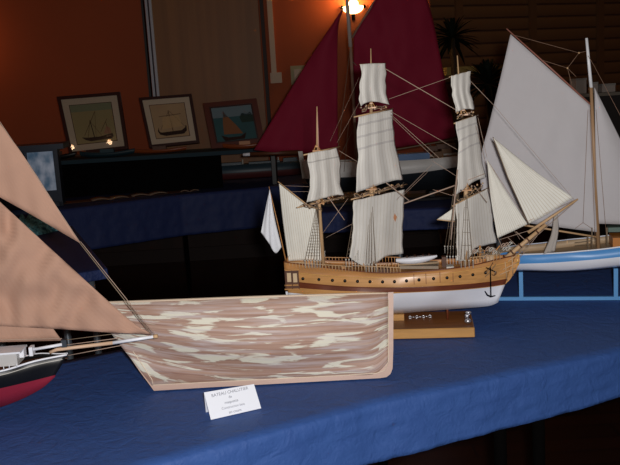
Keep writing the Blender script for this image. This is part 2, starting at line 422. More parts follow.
def cloth_table(front, depth_v, hems, label, cloth_label, cmat, legs, z=.75, name='display_table', back=None, wav=.003, legm=None):
    """front: ground-plan points of the front edge left->right; back edge = front + depth_v"""
    root = empty(name, (front[0].x, front[0].y, 0), 0, label, 'table'); o = root.location.copy()
    bk = back or [Vector((p.x+depth_v.x, p.y+depth_v.y, z)) for p in front]
    e = .012
    poly = [Vector((p.x, p.y, z-.006))-o for p in front]+[Vector((p.x, p.y, z-.006))-o for p in reversed(bk)]
    # keep the board a little inside the cloth
    cen = sum(poly, Vector())/len(poly)
    MB().prism([cen+(p-cen)*.985 for p in poly], (0, 0, -.024)).build('tabletop', brown, root)
    for (lx, ly) in legs:
        MB().tube([(lx-o.x, ly-o.y, 0), (lx-o.x, ly-o.y, z-.03)], .016, 8).build('leg', legm or blackm, root, True)
    # cloth: top grid, front drape, side drapes
    F = resample([tuple(p) for p in front], 161) ; Bk = resample([tuple(p) for p in bk], 161)
    v = []; f = []; ndr = 14; ntp = 24
    hem = fn(hems)
    for i in range(161):
        t = i/160; p = Vector(F[i]); q = Vector(Bk[i])
        out = (p-q); out.z = 0; out.normalize()
        h = hem(t)
        for j in range(ndr, 0, -1):
            s = j/ndr
            w = wav*s*2.2*noise.noise(Vector((t*28, s*1.2, 1.7)))+wav*1.2*noise.noise(Vector((t*90, s*7, 4)))
            v.append(Vector((p.x, p.y, z-h*s))+out*(.005+.006*s+w))
        for j in range(ntp+1):
            s = j/ntp; r_ = p.lerp(q, s)
            zz = z+.0006*noise.noise(Vector((r_.x*9, r_.y*9, 0)))
            if j == 0: zz -= .0015
            v.append(Vector((r_.x, r_.y, zz)))
        for j in range(1, 6):
            s = j/5; v.append(Vector((q.x, q.y, z-.1*s))-out*.006)
    K = ndr+ntp+1+5
    for i in range(160):
        for j in range(K-1): f.append((i*K+j, (i+1)*K+j, (i+1)*K+j+1, i*K+j+1))
    # end flaps
    for i0 in (0, 160):
        ring = [i0*K+ndr+j for j in range(ntp+1)]; b = len(v)
        sg = -1 if i0 == 0 else 1
        ax = (Vector(F[-1])-Vector(F[0])).normalized()*sg*.006; ax.z = 0
        for j, r0 in enumerate(ring): v.append(v[r0]+ax+Vector((0, 0, -hem(0 if i0 == 0 else 1))))
        for j in range(ntp): f.append((ring[j], ring[j+1], b+j+1, b+j))
    me = bpy.data.meshes.new('tablecloth'); me.from_pydata([tuple(a) for a in v], [], f)
    bm = bmesh.new(); bm.from_mesh(me); bmesh.ops.recalc_face_normals(bm, faces=bm.faces); bm.to_mesh(me); bm.free()
    c = link('tablecloth', me, None, [cmat], True); tag(c, cloth_label, 'tablecloth')
    md = c.modifiers.new('thick', 'SOLIDIFY'); md.thickness = .0015; md.offset = -1
    return root
# front table
e0, e1, e2 = onz(159, 462), onz(370, 404), onz(620, 350)
s0 = (e1-e0).normalized(); s2 = (e2-e1).normalized()
P0 = e0 - s0*1.3; P3 = e2 + s2*1.0
def hemz(px, py, a, b):
    n = Vector((-(b-a).y, (b-a).x, 0)).normalized(); return .75-onplane(px, py, a, n).z
h1 = hemz(378, 463, e1, e2); h2 = hemz(500, 427, e1, e2); h3 = hemz(620, 386, e1, e2)
print('hem', h1, h2, h3)
dirn = (P3-P0).normalized(); nrm = Vector((-dirn.y, dirn.x, 0))
tb = .74
front = [P0, e0, e1, e2, P3]
bk = [p + nrm*tb for p in (P0, P3)]
b0 = onz(126, 355); sh_ = (b0-P0).dot(nrm); print('table depth', sh_)
bk = [P0+nrm*sh_, P3+nrm*(sh_+.16)]
lg = [tuple((P0+dirn*a+nrm*b)[:2]) for a in (.25, 2.0, 3.1) for b in (.1, sh_-.1)]
Lg = onz(503, 440, .5), onz(536, 432, .5)
legs = [(P0+dirn*.2+nrm*.1), (P0+dirn*.2+nrm*(sh_-.1)), (P3-dirn*.25+nrm*.12), (P3-dirn*.25+nrm*(sh_-.1)), (P0.lerp(P3, .62)+nrm*.13), (P0.lerp(P3, .655)+nrm*.13), (P0.lerp(P3, .62)+nrm*(sh_-.1))]
cloth_table(front, None, [h1, h1, h1, (h1+h2)/2, h2, h3, h3], 'long front display table under a navy cloth carrying the large ship models',
            'navy blue paper cloth with short crinkled overhang on the front table', navy, [(p.x, p.y) for p in legs], back=bk, wav=.004)
# left-hand table (C)
c0, c1 = onz(-40, 291), onz(107, 268)
cb = [onz(-60, 236), onz(72, 226)]
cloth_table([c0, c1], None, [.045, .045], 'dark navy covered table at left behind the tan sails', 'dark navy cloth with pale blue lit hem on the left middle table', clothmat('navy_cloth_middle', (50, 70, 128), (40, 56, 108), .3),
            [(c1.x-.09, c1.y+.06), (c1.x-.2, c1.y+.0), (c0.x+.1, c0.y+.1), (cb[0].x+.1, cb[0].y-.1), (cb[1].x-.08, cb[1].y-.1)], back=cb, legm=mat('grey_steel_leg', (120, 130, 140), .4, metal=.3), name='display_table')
# rear table A
a0, a1, a2 = onz(40, 212.5), onz(180, 195), onz(322, 182)
hA = .30
A_f = [a0-(a1-a0).normalized()*1.0, a0, a1, a2]
A_b = [Vector((p.x-.12, min(p.y+.75, WY-.12), .75)) for p in A_f]
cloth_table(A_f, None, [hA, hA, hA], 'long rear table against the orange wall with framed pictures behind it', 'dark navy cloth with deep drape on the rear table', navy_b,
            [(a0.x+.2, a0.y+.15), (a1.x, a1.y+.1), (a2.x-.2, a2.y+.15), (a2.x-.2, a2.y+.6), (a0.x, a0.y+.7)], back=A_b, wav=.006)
# rear table B (below the red-sailed yacht)
q0, q1 = onz(318, 212.5), onz(520, 205)
B_b = [onz(322, 193), onz(524, 184)]
hB = .12
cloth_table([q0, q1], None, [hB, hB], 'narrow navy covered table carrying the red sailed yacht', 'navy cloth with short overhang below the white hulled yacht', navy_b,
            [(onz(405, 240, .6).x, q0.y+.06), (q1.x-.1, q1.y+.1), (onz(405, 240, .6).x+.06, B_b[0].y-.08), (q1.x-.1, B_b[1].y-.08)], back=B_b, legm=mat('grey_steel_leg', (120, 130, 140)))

# ================================================================== THREE-MASTED FRIGATE
b0, b1 = onz(392, 340), onz(475, 338)
bd = (b1-b0).normalized(); bn = Vector((-bd.y, bd.x, 0))
BW = .18
org = b0 + bn*(BW/2) - bd*.1
S = Ship('sailing_ship', org, org+bd, 'three-masted wooden frigate model with cream square sails and varnished gunport hull on wooden base', 'model ship')
R = S.root
canvas = sailmat('striped_canvas', (250, 247, 240), (228, 223, 212), 15, .22)
canvas_reef = sailmat('striped_canvas_with_reef_bands', (250, 247, 240), (228, 223, 214), 14, .22, reefs=((.1, .13), (.26, .29), (.42, .45)), reefcol=(200, 196, 194))
canvas_jib = sailmat('jib_canvas', (248, 246, 236), (218, 211, 194), 15, .22)
L0 = ([(289, 312.5), (340, 316), (393, 314.2), (457, 309.2), (488, 306.5), (498, 302.8)], [.003, .004, .005, .005, .004, .003])
L1 = ([(288, 303), (340, 306.5), (393, 307), (457, 302.5), (488, 300), (501, 295)], [.02, .05, .062, .058, .032, .004])
L2 = ([(288, 293), (320, 296), (345, 296.7), (370, 295.6), (400, 293.6), (450, 291.2), (485, 288.2), (505, 285.2)], [.032, .06, .076, .078, .074, .04, .004])
L2b = ([(287, 287), (300, 288.5), (345, 291.5), (400, 292.6), (450, 290.5), (485, 287.5), (505.3, 284.6)], [.034, .056, .071, .0795, .0745, .043, .004])
L3 = ([(287, 281.5), (300, 283), (345, 287), (400, 288.1), (450, 286), (485, 283), (507, 279.5)], [.036, .055, .07, .08, .075, .045, .004])
L4 = ([(284.5, 270), (300, 273.5), (345, 277.3), (384, 277.8), (430, 275.5), (470, 270.5), (498, 265), (513, 261)], [.034, .05, .062, .072, .076, .07, .04, .006])
L5 = ([(284, 262), (300, 264.5), (345, 270), (384, 273.2), (430, 271), (470, 266), (500, 259), (516, 255.5)], [.03, .044, .058, .067, .072, .066, .038, .006])
hl, G = S.hull('hull', [L0, L1, L2, L2b, L3, L4, L5], [white, wood_dk, wood_gold, wood], [0, 0, 2, 1, 2, 3], N=60)
S.deck(G, .012, wood, wood, inset=.004)
for k, nm, r_, mm in ((5, 'moulding', .0016, mat('pale_moulding', (222, 170, 100), .35)), (6, 'rail_cap', .0017, wood_dk), (4, 'moulding', .0014, wood_dk)):
    for sg in (-1, 1):
        MB().tube([Vector((p.x, sg*(-p.y+.001), p.z)) for p in G[k]], r_, 6).build(nm, mm, R, True)
def side(px, py):                      # a point on the near side of the hull under this pixel
    best = None
    for j in range(len(G)-1):
        for i in range(len(G[j])-1):
            c_ = (G[j][i]+G[j][i+1]+G[j+1][i]+G[j+1][i+1])/4
            q = S.pix(px, py, c_.y); d = (q-c_).length
            if best is None or d < best[0]: best = (d, q)
    return best[1]
ports = [(303, 279), (319, 279.8), (332.5, 280.7), (345, 281.2), (357.6, 281.7), (370, 282), (382.6, 282.2), (394.5, 282), (406.5, 281.2), (419, 280.2), (433.6, 279), (447, 278), (460, 276.8), (472.8, 275), (485.5, 273)]
for p in ports:
    q = side(*p)
    for sg in (1, -1):
        MB().tube([(q.x, sg*q.y-sg*.003, q.z), (q.x, sg*(q.y+.004), q.z)], .0045, 10).build('gunport', black, R, True)
for p in ((414, 279.5), (426, 279), (440, 277.5), (453, 277)):          # uprights between the waist ports
    q = side(*p); MB().box((q.x, q.y-.0012, q.z), (.0015, .002, .03)).build('hull_strake', wood_dk, R)
# beakhead and figurehead
bk_ = [(503, 287), (510, 280), (516, 271), (520, 262), (519.5, 256.5), (516, 256.5), (513, 263), (508, 268), (501, 272), (497, 280)]
MB().prism([S.pix(x, y, -.004) for x, y in bk_], (0, .008, 0)).build('beakhead', wood_gold, R)
fm = MB(); c_ = S.pix(517.5, 262, 0)
fm.ball(c_, .007, sc=(.8, .8, 1.9)); fm.ball(c_+Vector((.003, 0, .016)), .0045); fm.build('figurehead', mat('gilt', (215, 160, 70), .3), R, True)
for a_, b_ in (((508, 262), (520, 253)), ((503, 270), (519, 262)), ((500, 275), (516, 268)), ((505, 262), (507, 281)), ((512, 257), (513, 276))):
    S.spar([a_, b_], .0016, 'head_rail', wood_lt, ys=[-.018, -.004])
# stern gallery with windows
sg0 = MB(); xA = S.pix(285.5, 270, -.04); xB = S.pix(299, 290, -.05)
cx_ = (xA.x+xB.x)/2; cz_ = (xA.z+xB.z)/2
gal = sg0.box((cx_, 0, cz_), (abs(xB.x-xA.x), .1, abs(xA.z-xB.z))).build('stern_gallery', brown, R)
for (x, y) in ((289.2, 277.8), (295.2, 278.2)):
    q = S.pix(x, y, -.0505); MB().box(q, (.0115, .003, .026)).build('window', mat('gallery_pane', (222, 196, 158), .3), gal)
for y in (270.3, 285.5, 289.5):
    q = S.pix(292, y, -.052); MB().box(q, (.041, .004, .0035)).build('trim', wood_gold, gal)
for x in (285.6, 292.2, 298.6):
    q = S.pix(x, 280, -.052); MB().box(q, (.0022, .004, .054)).build('pillar', brown, gal)
q = S.pix(289.5, 300, 0); MB().box((q.x-.003, 0, q.z), (.012, .006, .05)).build('rudder', white, R)
# poop and forecastle decks
def deckblock(x0, x1, ytop, mm, nm, h=.012, b=.045):
    A_ = S.pix(x0, ytop, 0); B_ = S.pix(x1, ytop, 0)
    return MB().bar((A_.x, 0, A_.z-h/2), (B_.x, 0, B_.z-h/2), 2*b, h).build(nm, mm, R)
deckblock(288, 330, 266, wood, 'quarter_deck', .01, .03)
for sg in (-1, 1):
    for (x0, x1, yt, yb) in ((286, 352, 262.5, 269), (352, 400, 266, 271), (470, 500, 258, 263)):
        tp = []
        n_ = int((x1-x0)/3.2)
        for i in range(n_+1):
            x = x0+(x1-x0)*i/n_; u = (x-284)/232; bb = fn([.03, .05, .06, .07, .07, .06, .04, .01])(max(0, min(1, u)))
            dy = (x-x0)/(x1-x0)*(4.5 if x0 < 300 else 2 if x0 < 400 else -3)
            p_ = S.pix(x, yt+dy, -bb); tp.append(Vector((p_.x, sg*bb, p_.z)))
        if x0 < 400: st_n = 'balustrade'
        else: st_n = 'forecastle_rail'
        mb = MB()
        for p_ in tp: mb.tube([p_, p_-Vector((0, 0, .016))], .0011, 5)
        mb.tube(tp, .0014, 5); mb.build(st_n, wood_lt if sg < 0 else wood, R, True)
# deck houses, hatches, gratings, boat and other deck gear
deckblock(400, 438, 264, mat('grey_tan_gear', (150, 134, 116), .6), 'spare_spars', .008, .035)
for i in range(5):
    MB().tube([S.pix(399, 265.5+i*.4, -.03+i*.013), S.pix(439, 263+i*.4, -.03+i*.013)], .0026, 8).build('spare_spar', (beige, rope_d, offwhite)[i % 3], R, True)
def boat_mb(x0, x1, yt, yy, hw, mm, nm):
    A_ = S.pix(*x0, yy); B_ = S.pix(*x1, yy); mb = MB(); n_ = 14
    for i in range(n_+1):
        t_ = i/n_; c_ = A_.lerp(B_, t_); w_ = hw*(sin(pi*min(1, max(0, t_*.86+.1))))**.6
        for j in range(7):
            a = pi*j/6; mb.v.append(c_+Vector((0, -cos(a)*w_, -sin(a)*yt*(w_/hw))))
    for i in range(n_):
        for j in range(6): mb.face((i*7+j, i*7+j+1, (i+1)*7+j+1, (i+1)*7+j))
        mb.face((i*7, (i+1)*7, (i+1)*7+6, i*7+6))
    o = mb.build(nm, mm, R, True)
    return o
lb = boat_mb((396, 259.5), (437, 255.5), .019, -.035, .017, white, 'longboat')
for t_ in (.25, .45, .65, .8):
    c_ = S.pix(397+40*t_, 258.3-4*t_, -.03); MB().box(c_+Vector((0, 0, .001)), (.004, .022, .0015)).build('thwart', brown, lb)
for (x, y, w_, h_, dd, mm, nm) in ((344, 268, .014, .012, .03, wood, 'hatch'), (384, 270, .03, .012, .04, brown, 'grating'), (444, 262, .012, .03, .02, brown, 'belfry'), (450, 268, .02, .012, .03, offwhite, 'hatch'), (478, 262, .022, .02, .03, wood, 'capstan_house'), (490, 258, .02, .016, .026, beige, 'hatch'), (310, 262, .02, .012, .03, wood, 'cabin_skylight')):
    q = S.pix(x, y, 0); MB().box(q, (w_, dd, h_)).build(nm, mm, R)
for i in range(16):
    x = 352+i*3.1; q = S.pix(x, 268.5+random.uniform(-1, 1), random.uniform(-.05, -.01))
    MB().tube([q, q+Vector((random.uniform(-.003, .003), 0, random.uniform(.008, .018)))], .0014, 6).build('belaying_pin', random.choice([wood, wood_lt, brown]), R, True)
for i in range(24):
    x = 471+i*1.7; q = S.pix(x, 258-i*.3+random.uniform(-7, 2), random.uniform(-.035, .02))
    ring = [q+Vector((.006*cos(a), .004*sin(a), .005*sin(a*1.3))) for a in [k*pi/5 for k in range(11)]]
    MB().tube(ring, .0014, 5).build('rope_coil', random.choice([rope, rope_d, offwhite]), R, True)
# masts
S.spar([(323.5, 266), (319, 200), (316.5, 148)], [.0055, .0045, .0035], 'mast')
S.spar([(317.2, 152), (317, 107)], [.003, .0015], 'topmast')
S.spar([(318.6, 152), (317.4, 112)], [.0018, .001], 'topmast', mat('rose_wood', (200, 150, 140), .5))
S.spar([(372, 268), (371.5, 186), (371, 105)], [.007, .006, .004], 'mast')
S.spar([(371.6, 112), (370.8, 49)], [.0035, .0014], 'topmast')
S.spar([(465, 266), (466, 190), (463, 112)], [.007, .006, .004], 'mast')
S.spar([(461.5, 116), (457.3, 56)], [.0035, .0014], 'topmast')
def top(px, py, w_, nm='mast_top', seed=0):
    q = S.pix(px, py, 0); mb = MB()
    mb.box(q, (w_, w_*1.2, .004)); mb.box(q+Vector((0, 0, .012)), (w_*.3, w_*.4, .003))
    for sx in (-1, 1):
        for sy in (-1, 1):
            mb.tube([q+Vector((sx*w_*.4, sy*w_*.5, 0)), q+Vector((sx*w_*.1, sy*w_*.1, .016))], .0008, 4)
    mb.build(nm, wood, R)
def yy(xm, k, o=0): return lambda px: (px-xm)*k+o
yMs, yFs, yZs = yy(372, .0036, -.011), yy(465, .004, -.011), yy(322, .0034, -.009)
top(371.5, 108, .026); top(371.5, 189, .03); top(463.5, 115, .024); top(466, 190, .03); top(317, 151, .022); top(320, 203, .028)
for (x, y, w_) in ((371, 108, 15), (378, 192, 20), (464, 114, 9), (468, 190, 14), (322, 203, 14)):
    for i in range(16):
        ux = random.uniform(-1, 1); q = S.pix(x+ux*w_*1.1, y+random.uniform(-2.5, 2.5)-(0 if w_ in (15, 9) else ux*w_*.38), -.016+ux*.04)
        MB().ball(q, random.uniform(.0015, .003), 6, 4).build('block', random.choice([rope, wood_lt, brown]), R, True)
# yards: square to the wind, braced round: left arm towards the viewer
def yy(xm, k, o=0): return lambda px: (px-xm)*k+o
yM, yF, yZ = yy(372, .0036), yy(465, .004), yy(322, .0034)
def yard(a_, b_, f_, r_=.0028):
    P_ = [S.pix(*a_, f_(a_[0])), S.pix((a_[0]+b_[0])/2, (a_[1]+b_[1])/2, f_((a_[0]+b_[0])/2)), S.pix(*b_, f_(b_[0]))]
    MB().tube(P_, [r_*.6, r_, r_*.6], 8).build('yard', wood_lt, R, True)
yard((359.5, 65), (386, 63.6), yM, .0015); yard((354, 117.5), (393, 109), yM); yard((351, 200), (407, 184.5), yM, .003)
yard((449, 77.5), (472, 71), yF, .0015); yard((454, 124), (478, 115.5), yF); yard((452.5, 206.5), (489, 188), yF, .003)
yard((303.5, 155.5), (340, 147), yZ); yard((297, 208), (347, 196.5), yZ, .003)
def clutter(a_, b_, f_, h_, n_=14, seed=1):
    rnd = random.Random(seed)
    for k in range(3):
        pts_ = []
        for i in range(n_+1):
            t_ = i/n_; x = a_[0]+(b_[0]-a_[0])*t_; y = a_[1]+(b_[1]-a_[1])*t_ + h_*rnd.uniform(-1, .5)
            pts_.append(S.pix(x, y, f_(x)-.006-.003*k))
        MB().tube(pts_, .0009, 5).build('gear_line', (rope, wood_lt, rope_d)[k], R, True)
    for i in range(n_):
        t_ = rnd.random(); x = a_[0]+(b_[0]-a_[0])*t_; y = a_[1]+(b_[1]-a_[1])*t_ + h_*rnd.uniform(-1, .3)
        if i % 2 == 0: MB().ball(S.pix(x, y, f_(x)-.012), rnd.uniform(.0016, .0028), 6, 4).build('block', rnd.choice([rope, wood_lt, brown]), R, True)
clutter((354, 198), (404, 186), yM, 3.5, 18, 1); clutter((362, 111), (388, 107), yM, 3, 8, 2); clutter((457, 203), (483, 187), yF, 4, 14, 3)
clutter((457, 119), (474, 114), yF, 3, 7, 4); clutter((304, 206), (345, 198), yZ, 2, 12, 5); clutter((300, 206), (322, 210), yZ, 3, 8, 6)
S.sail('topgallant_sail', [(361, 64.5), (385.5, 63.5)], [(385.5, 63.5), (386, 88), (390, 105)], [(359.2, 106.5), (366, 103.2), (373, 102), (381, 103), (390, 105)], [(361, 64.5), (360.2, 85), (359.2, 106.5)], canvas, yMs, .008, .0035, wob=1.1)
S.sail('topsail', [(358, 117.2), (391.5, 110.2)], [(391.5, 110.2), (395, 145), (399, 162), (402.5, 180)], [(356, 193), (366, 189.5), (380, 185), (391, 181.5), (402.5, 180)], [(358, 117.2), (357.4, 150), (356, 193)], canvas_reef, yMs, .014, .0035, wob=1.1)
S.sail('course', [(353.8, 201), (404.5, 190)], [(404.5, 190), (403.3, 220), (402.6, 254)], [(350, 257), (358, 263.5), (366.5, 267), (377, 263), (387, 256.5), (402.6, 254)], [(353.8, 201), (353, 230), (350, 257)], canvas, yMs, .012, .004, 5, wob=.9)
S.sail('topgallant_sail', [(450.8, 76.5), (470.5, 71.5)], [(470.5, 71.5), (471, 92), (474, 110)], [(456.6, 113), (464, 109.5), (474, 110)], [(450.8, 76.5), (452.3, 92), (456.6, 113)], canvas, yFs, .007, .0035, wob=1.1)
S.sail('topsail', [(456, 122.5), (476.5, 116)], [(476.5, 116), (479, 140), (486, 178)], [(457.3, 195), (467, 187), (476, 181), (486, 178)], [(456, 122.5), (457.8, 150), (457.3, 195)], canvas_reef, yFs, .01, .002, wob=.9)
S.sail('course', [(456, 205), (488, 189)], [(488, 189), (492, 215), (497, 243)], [(457.5, 261), (466, 261), (471, 256), (475, 249), (486, 245.5), (497, 243)], [(456, 205), (456, 230), (457.5, 261)], canvas, yFs, .01, .005, 3, wob=.9)
S.sail('topsail', [(306.5, 153.8), (337.5, 148.5)], [(337.5, 148.5), (339.5, 165), (341.5, 182), (343.5, 195.5)], [(306, 202.8), (318, 200.5), (331, 196.5), (343.5, 195.5)], [(306.5, 153.8), (308, 168), (309.8, 186), (306, 202.8)], sailmat('mizzen_canvas', (250, 247, 240), (228, 223, 214), 12, .22, reefs=((.17, .2),), reefcol=(176, 172, 168)), yZs, .01, .0035, wob=1.1)
S.sail('spanker', [(279, 184), (307, 206), (316, 209)], [(316, 209), (319.5, 232), (322, 261)], [(288.5, 261.5), (305, 260.5), (322, 261)], [(279, 184), (283, 222), (288.5, 261.5)], canvas_jib, None, .012, .001)
S.spar([(278, 182), (308, 206), (322, 211)], [.0014, .002, .0024], 'gaff')
S.spar([(286, 263), (324, 262)], .0018, 'boom')
# ensign on its staff
S.spar([(269, 187), (278, 225), (286.5, 264)], [.0008, .0014, .002], 'ensign_staff', wood)
S.sail('ensign', [(269.6, 190), (269.9, 191)], [(269.9, 191), (275, 220), (281.5, 247.5)], [(261, 232.5), (268.5, 243), (275.5, 253.5), (281.5, 247.5)], [(269.6, 190), (265, 212), (261, 232.5)], white_card, None, .006, .002)
# bowsprit, jib boom, jibs
S.spar([(497, 266), (522, 245), (546, 225)], [.0065, .006, .005], 'bowsprit')
S.spar([(528, 233), (555, 215), (578, 199.5)], [.0045, .0038, .0025], 'jib_boom')
for a_ in ((505, 258), (512, 252.5), (520, 246), (528, 240), (537, 232)):
    q = S.pix(*a_, 0); dd = (S.pix(546, 225)-S.pix(497, 266)).normalized()
    MB().tube([q-dd*.0022, q+dd*.0022], .0078, 10).build('lashing', brown, R, True)
S.sail('jib', [(487, 160), (487.2, 160.3)], [(487.2, 160.3), (507, 193), (527.5, 224.5)], [(497.4, 238.5), (512, 232), (527.5, 224.5)], [(487, 160), (491, 200), (497.4, 238.5)], canvas_jib, None, .008, .001)
S.sail('jib', [(493.5, 138.5), (493.8, 138.7)], [(493.8, 138.7), (533, 170), (573, 198)], [(528.5, 224.3), (550, 213), (573, 198)], [(493.5, 138.5), (508, 178), (528.5, 224.3)], canvas_jib, None, .01, .001)
S.spar([(493, 137.5), (508, 178), (529, 225)], .0013, 'luff_rope', rope_d, ys=[-.002]*3)
S.sail('staysail', [(455, 207.5), (455.2, 207.5)], [(455.2, 207.5), (454.6, 221)], [(437.5, 219.5), (446, 220.6), (454.6, 221)], [(455, 207.5), (437.5, 219.5)], canvas_jib, None, .002, 0, nu=8, nv=8)
S.spar([(437, 220), (455, 222)], .0014, 'boom')
# small crest on the course
q = [S.pix(x, y, yM(395)-.022) for x, y in ((394.8, 213.8), (397, 217.5), (395.2, 222.5), (393.4, 218))]
MB().prism(q, (0, .001, 0)).build('sail_crest', mat('rust_mark', (176, 120, 84), .8), R)
# standing and running rigging
for a_, b_, r_ in (((385, 69), (458, 111.5), .0014), ((389, 99.5), (451, 77.5), .0008), ((391, 112), (457, 150), .0008), ((391, 115), (441, 160), .0008), ((392, 118), (434, 158), .0007),
                 ((471, 82), (496, 108), .0008), ((496, 108), (574, 200), .0006), ((337, 143), (361, 100), .0004), ((330, 142), (359, 78), .0003), ((339, 151), (357, 162), .0007),
                 ((404, 204), (456, 185.5), .0024), ((386, 183), (409, 201), .0018), ((328, 197), (344.5, 220.5), .0016), ((348, 199), (318, 240), .0006), ((326, 238), (353, 224), .0007), ((403, 196), (428, 172), .0006), ((397, 200), (432, 165), .0006),
                 ((433, 190), (455, 197), .0007), ((432, 161), (457, 177), .0007), ((318, 219), (288, 258), .0007), ((281, 186), (309, 187), .0005), ((288, 192), (310, 192), .0005),
                 ((478, 118), (487, 158), .0007), ((476, 126), (486, 165), .0006), ((488, 190), (520, 240), .0007), ((487, 160), (530, 226), .0008), ((556, 213), (545, 228), .0008),
                 ((500, 240), (545, 226), .0009), ((508, 238), (525, 254), .0009), ((516, 232), (531, 246), .0012), ((503, 250), (498, 238), .0009), ((462, 183), (485, 174), .0012), ((474, 186), (487, 203), .0012)):
    S.rope(a_, b_, r_)
S.rope((500, 234), (576, 200), .0009, name='rope'); S.rope((512, 258), (577, 201), .0008)
S.rope((545, 226), (517, 262), .0008)
def shrouds(topp, xs, ybase, bb, rungs=14, y0=None, m_=None):
    """ratlined shroud net on both sides of the ship, with deadeyes at the channel"""
    for sg in (-1, 1):
        T_ = S.pix(*topp, 0); feet = []
        for x in xs:
            p_ = S.pix(x, ybase, -bb); feet.append(Vector((p_.x, sg*bb, p_.z)))
        mb = MB()
        for k, f_ in enumerate(feet):
            mb.tube([T_+Vector(((k-len(feet)/2)*.001, 0, 0)), f_], .0007, 4)
        for r_ in range(rungs):
            t_ = .25+.7*r_/rungs
            mb.tube([T_.lerp(feet[0], t_), T_.lerp(feet[-1], t_)], .0004, 4)
        o = mb.build('shroud', m_ or rope_d, R, True)
        mb = MB()
        for f_ in feet:
            mb.tube([f_+Vector((0, 0, .004)), f_-Vector((0, -sg*.002, .018))], .0009, 5)
            mb.ball(f_+Vector((0, 0, .003)), .0024, 6, 4)
        mb.build('deadeyes', offwhite, R, True)
shrouds((318, 204), (305, 308, 311, 314, 317, 320), 262, .066)
shrouds((358, 196), (346, 349, 352, 355, 358), 261, .075)
shrouds((371, 190), (366, 369, 372, 376), 266, .077, rungs=0)
shrouds((458, 172), (447, 450, 453, 456, 459), 258, .075, rungs=3)
shrouds((466, 190), (461, 465, 469, 473), 262, .07, rungs=4)
MB().tube([S.pix(457.5, 170, -.06), S.pix(451, 240, -.07)], .002, 6).build('backstay', rope, R, True)
MB().tube([S.pix(480, 246, -.02), S.pix(480, 262, -.02)], .003, 6).build('bitt', wood, R, True)
MB().tube([S.pix(487, 262, .01), S.pix(500, 246, .01)], .002, 6).build('cathead', wood, R, True)
# anchor
an = MB(); a_ = S.pix(490.5, 268, -.062); b_ = S.pix(491, 297, -.062)
an.tube([a_, b_], .0017, 6)
an.tube([S.pix(485, 291.5, -.062), S.pix(487.5, 295.5, -.062), b_, S.pix(495.5, 296, -.062)], [.0012, .0022, .0024, .0012], 6)
an.tube([S.pix(486, 268, -.06), S.pix(495, 272, -.06)], .0015, 6); an.build('anchor', blackm, R, True)
for i in range(7):
    p_ = S.pix(484+random.uniform(0, 14), 262+random.uniform(0, 16), -.055); q_ = S.pix(484+random.uniform(0, 14), 262+random.uniform(0, 16), -.05)
    MB().tube([p_, (p_+q_)/2+Vector((0, 0, -.004)), q_], .0009, 5).build('lanyard', random.choice([brown, rope, rope_d]), R, True)
# base board with posts and small fittings
bx0 = S.I @ b0; bx1 = S.I @ b1; TH = .0285
BL = .44
bmx = MB().box((bx1.x-BL/2, 0, TH/2), (BL, BW, TH)).build('base', [wood_base, wood_edge], R)
for p_ in bmx.data.polygons:
    if abs(p_.normal.z) < .5: p_.material_index = 1
bmx.modifiers.new('b', 'BEVEL').width = .002
pz = S.pix(447, 300, 0); MB().tube([(pz.x, 0, TH), (pz.x, 0, pz.z)], .0035, 10).build('post', wood_dk, R, True)
p2 = S.pix(330, 300, 0); MB().tube([(p2.x, 0, TH), (p2.x, 0, S.pix(330, 306, 0).z)], .0035, 10).build('post', wood_dk, R, True)
zt = org.z+TH
def onbase(px, py): return S.I @ onz(px, py, zt)
q = onbase(398, 320); MB().box((q.x, q.y, TH+.009), (.036, .02, .018)).build('name_block', wood_edge, R)
c0_, c1_ = onbase(410, 319), onbase(430, 318); mb = MB()
for i in range(7):
    p_ = c0_.lerp(c1_, i/6); ring = [p_+Vector((.0042*cos(a), (.003*sin(a) if i % 2 else 0), .004+(0 if i % 2 else .0035*sin(a)))) for a in [k*pi/5 for k in range(11)]]
    mb.tube(ring, .0012, 5)
mb.build('display_chain', silver, R, True)
q = onbase(468, 324); mb = MB(); q.z = TH
mb.ball(q+Vector((0, 0, .008)), .009, sc=(1.1, 1, .8)); mb.ball(q+Vector((-.002, .004, .021)), .0065); mb.ball(q+Vector((.002, -.001, .032)), .006, sc=(1.5, .8, .6))
mb.tube([q+Vector((-.008, 0, .016)), q+Vector((.008, 0, .03))], .0016, 6); mb.build('crystal_ornament', silver, R, True)

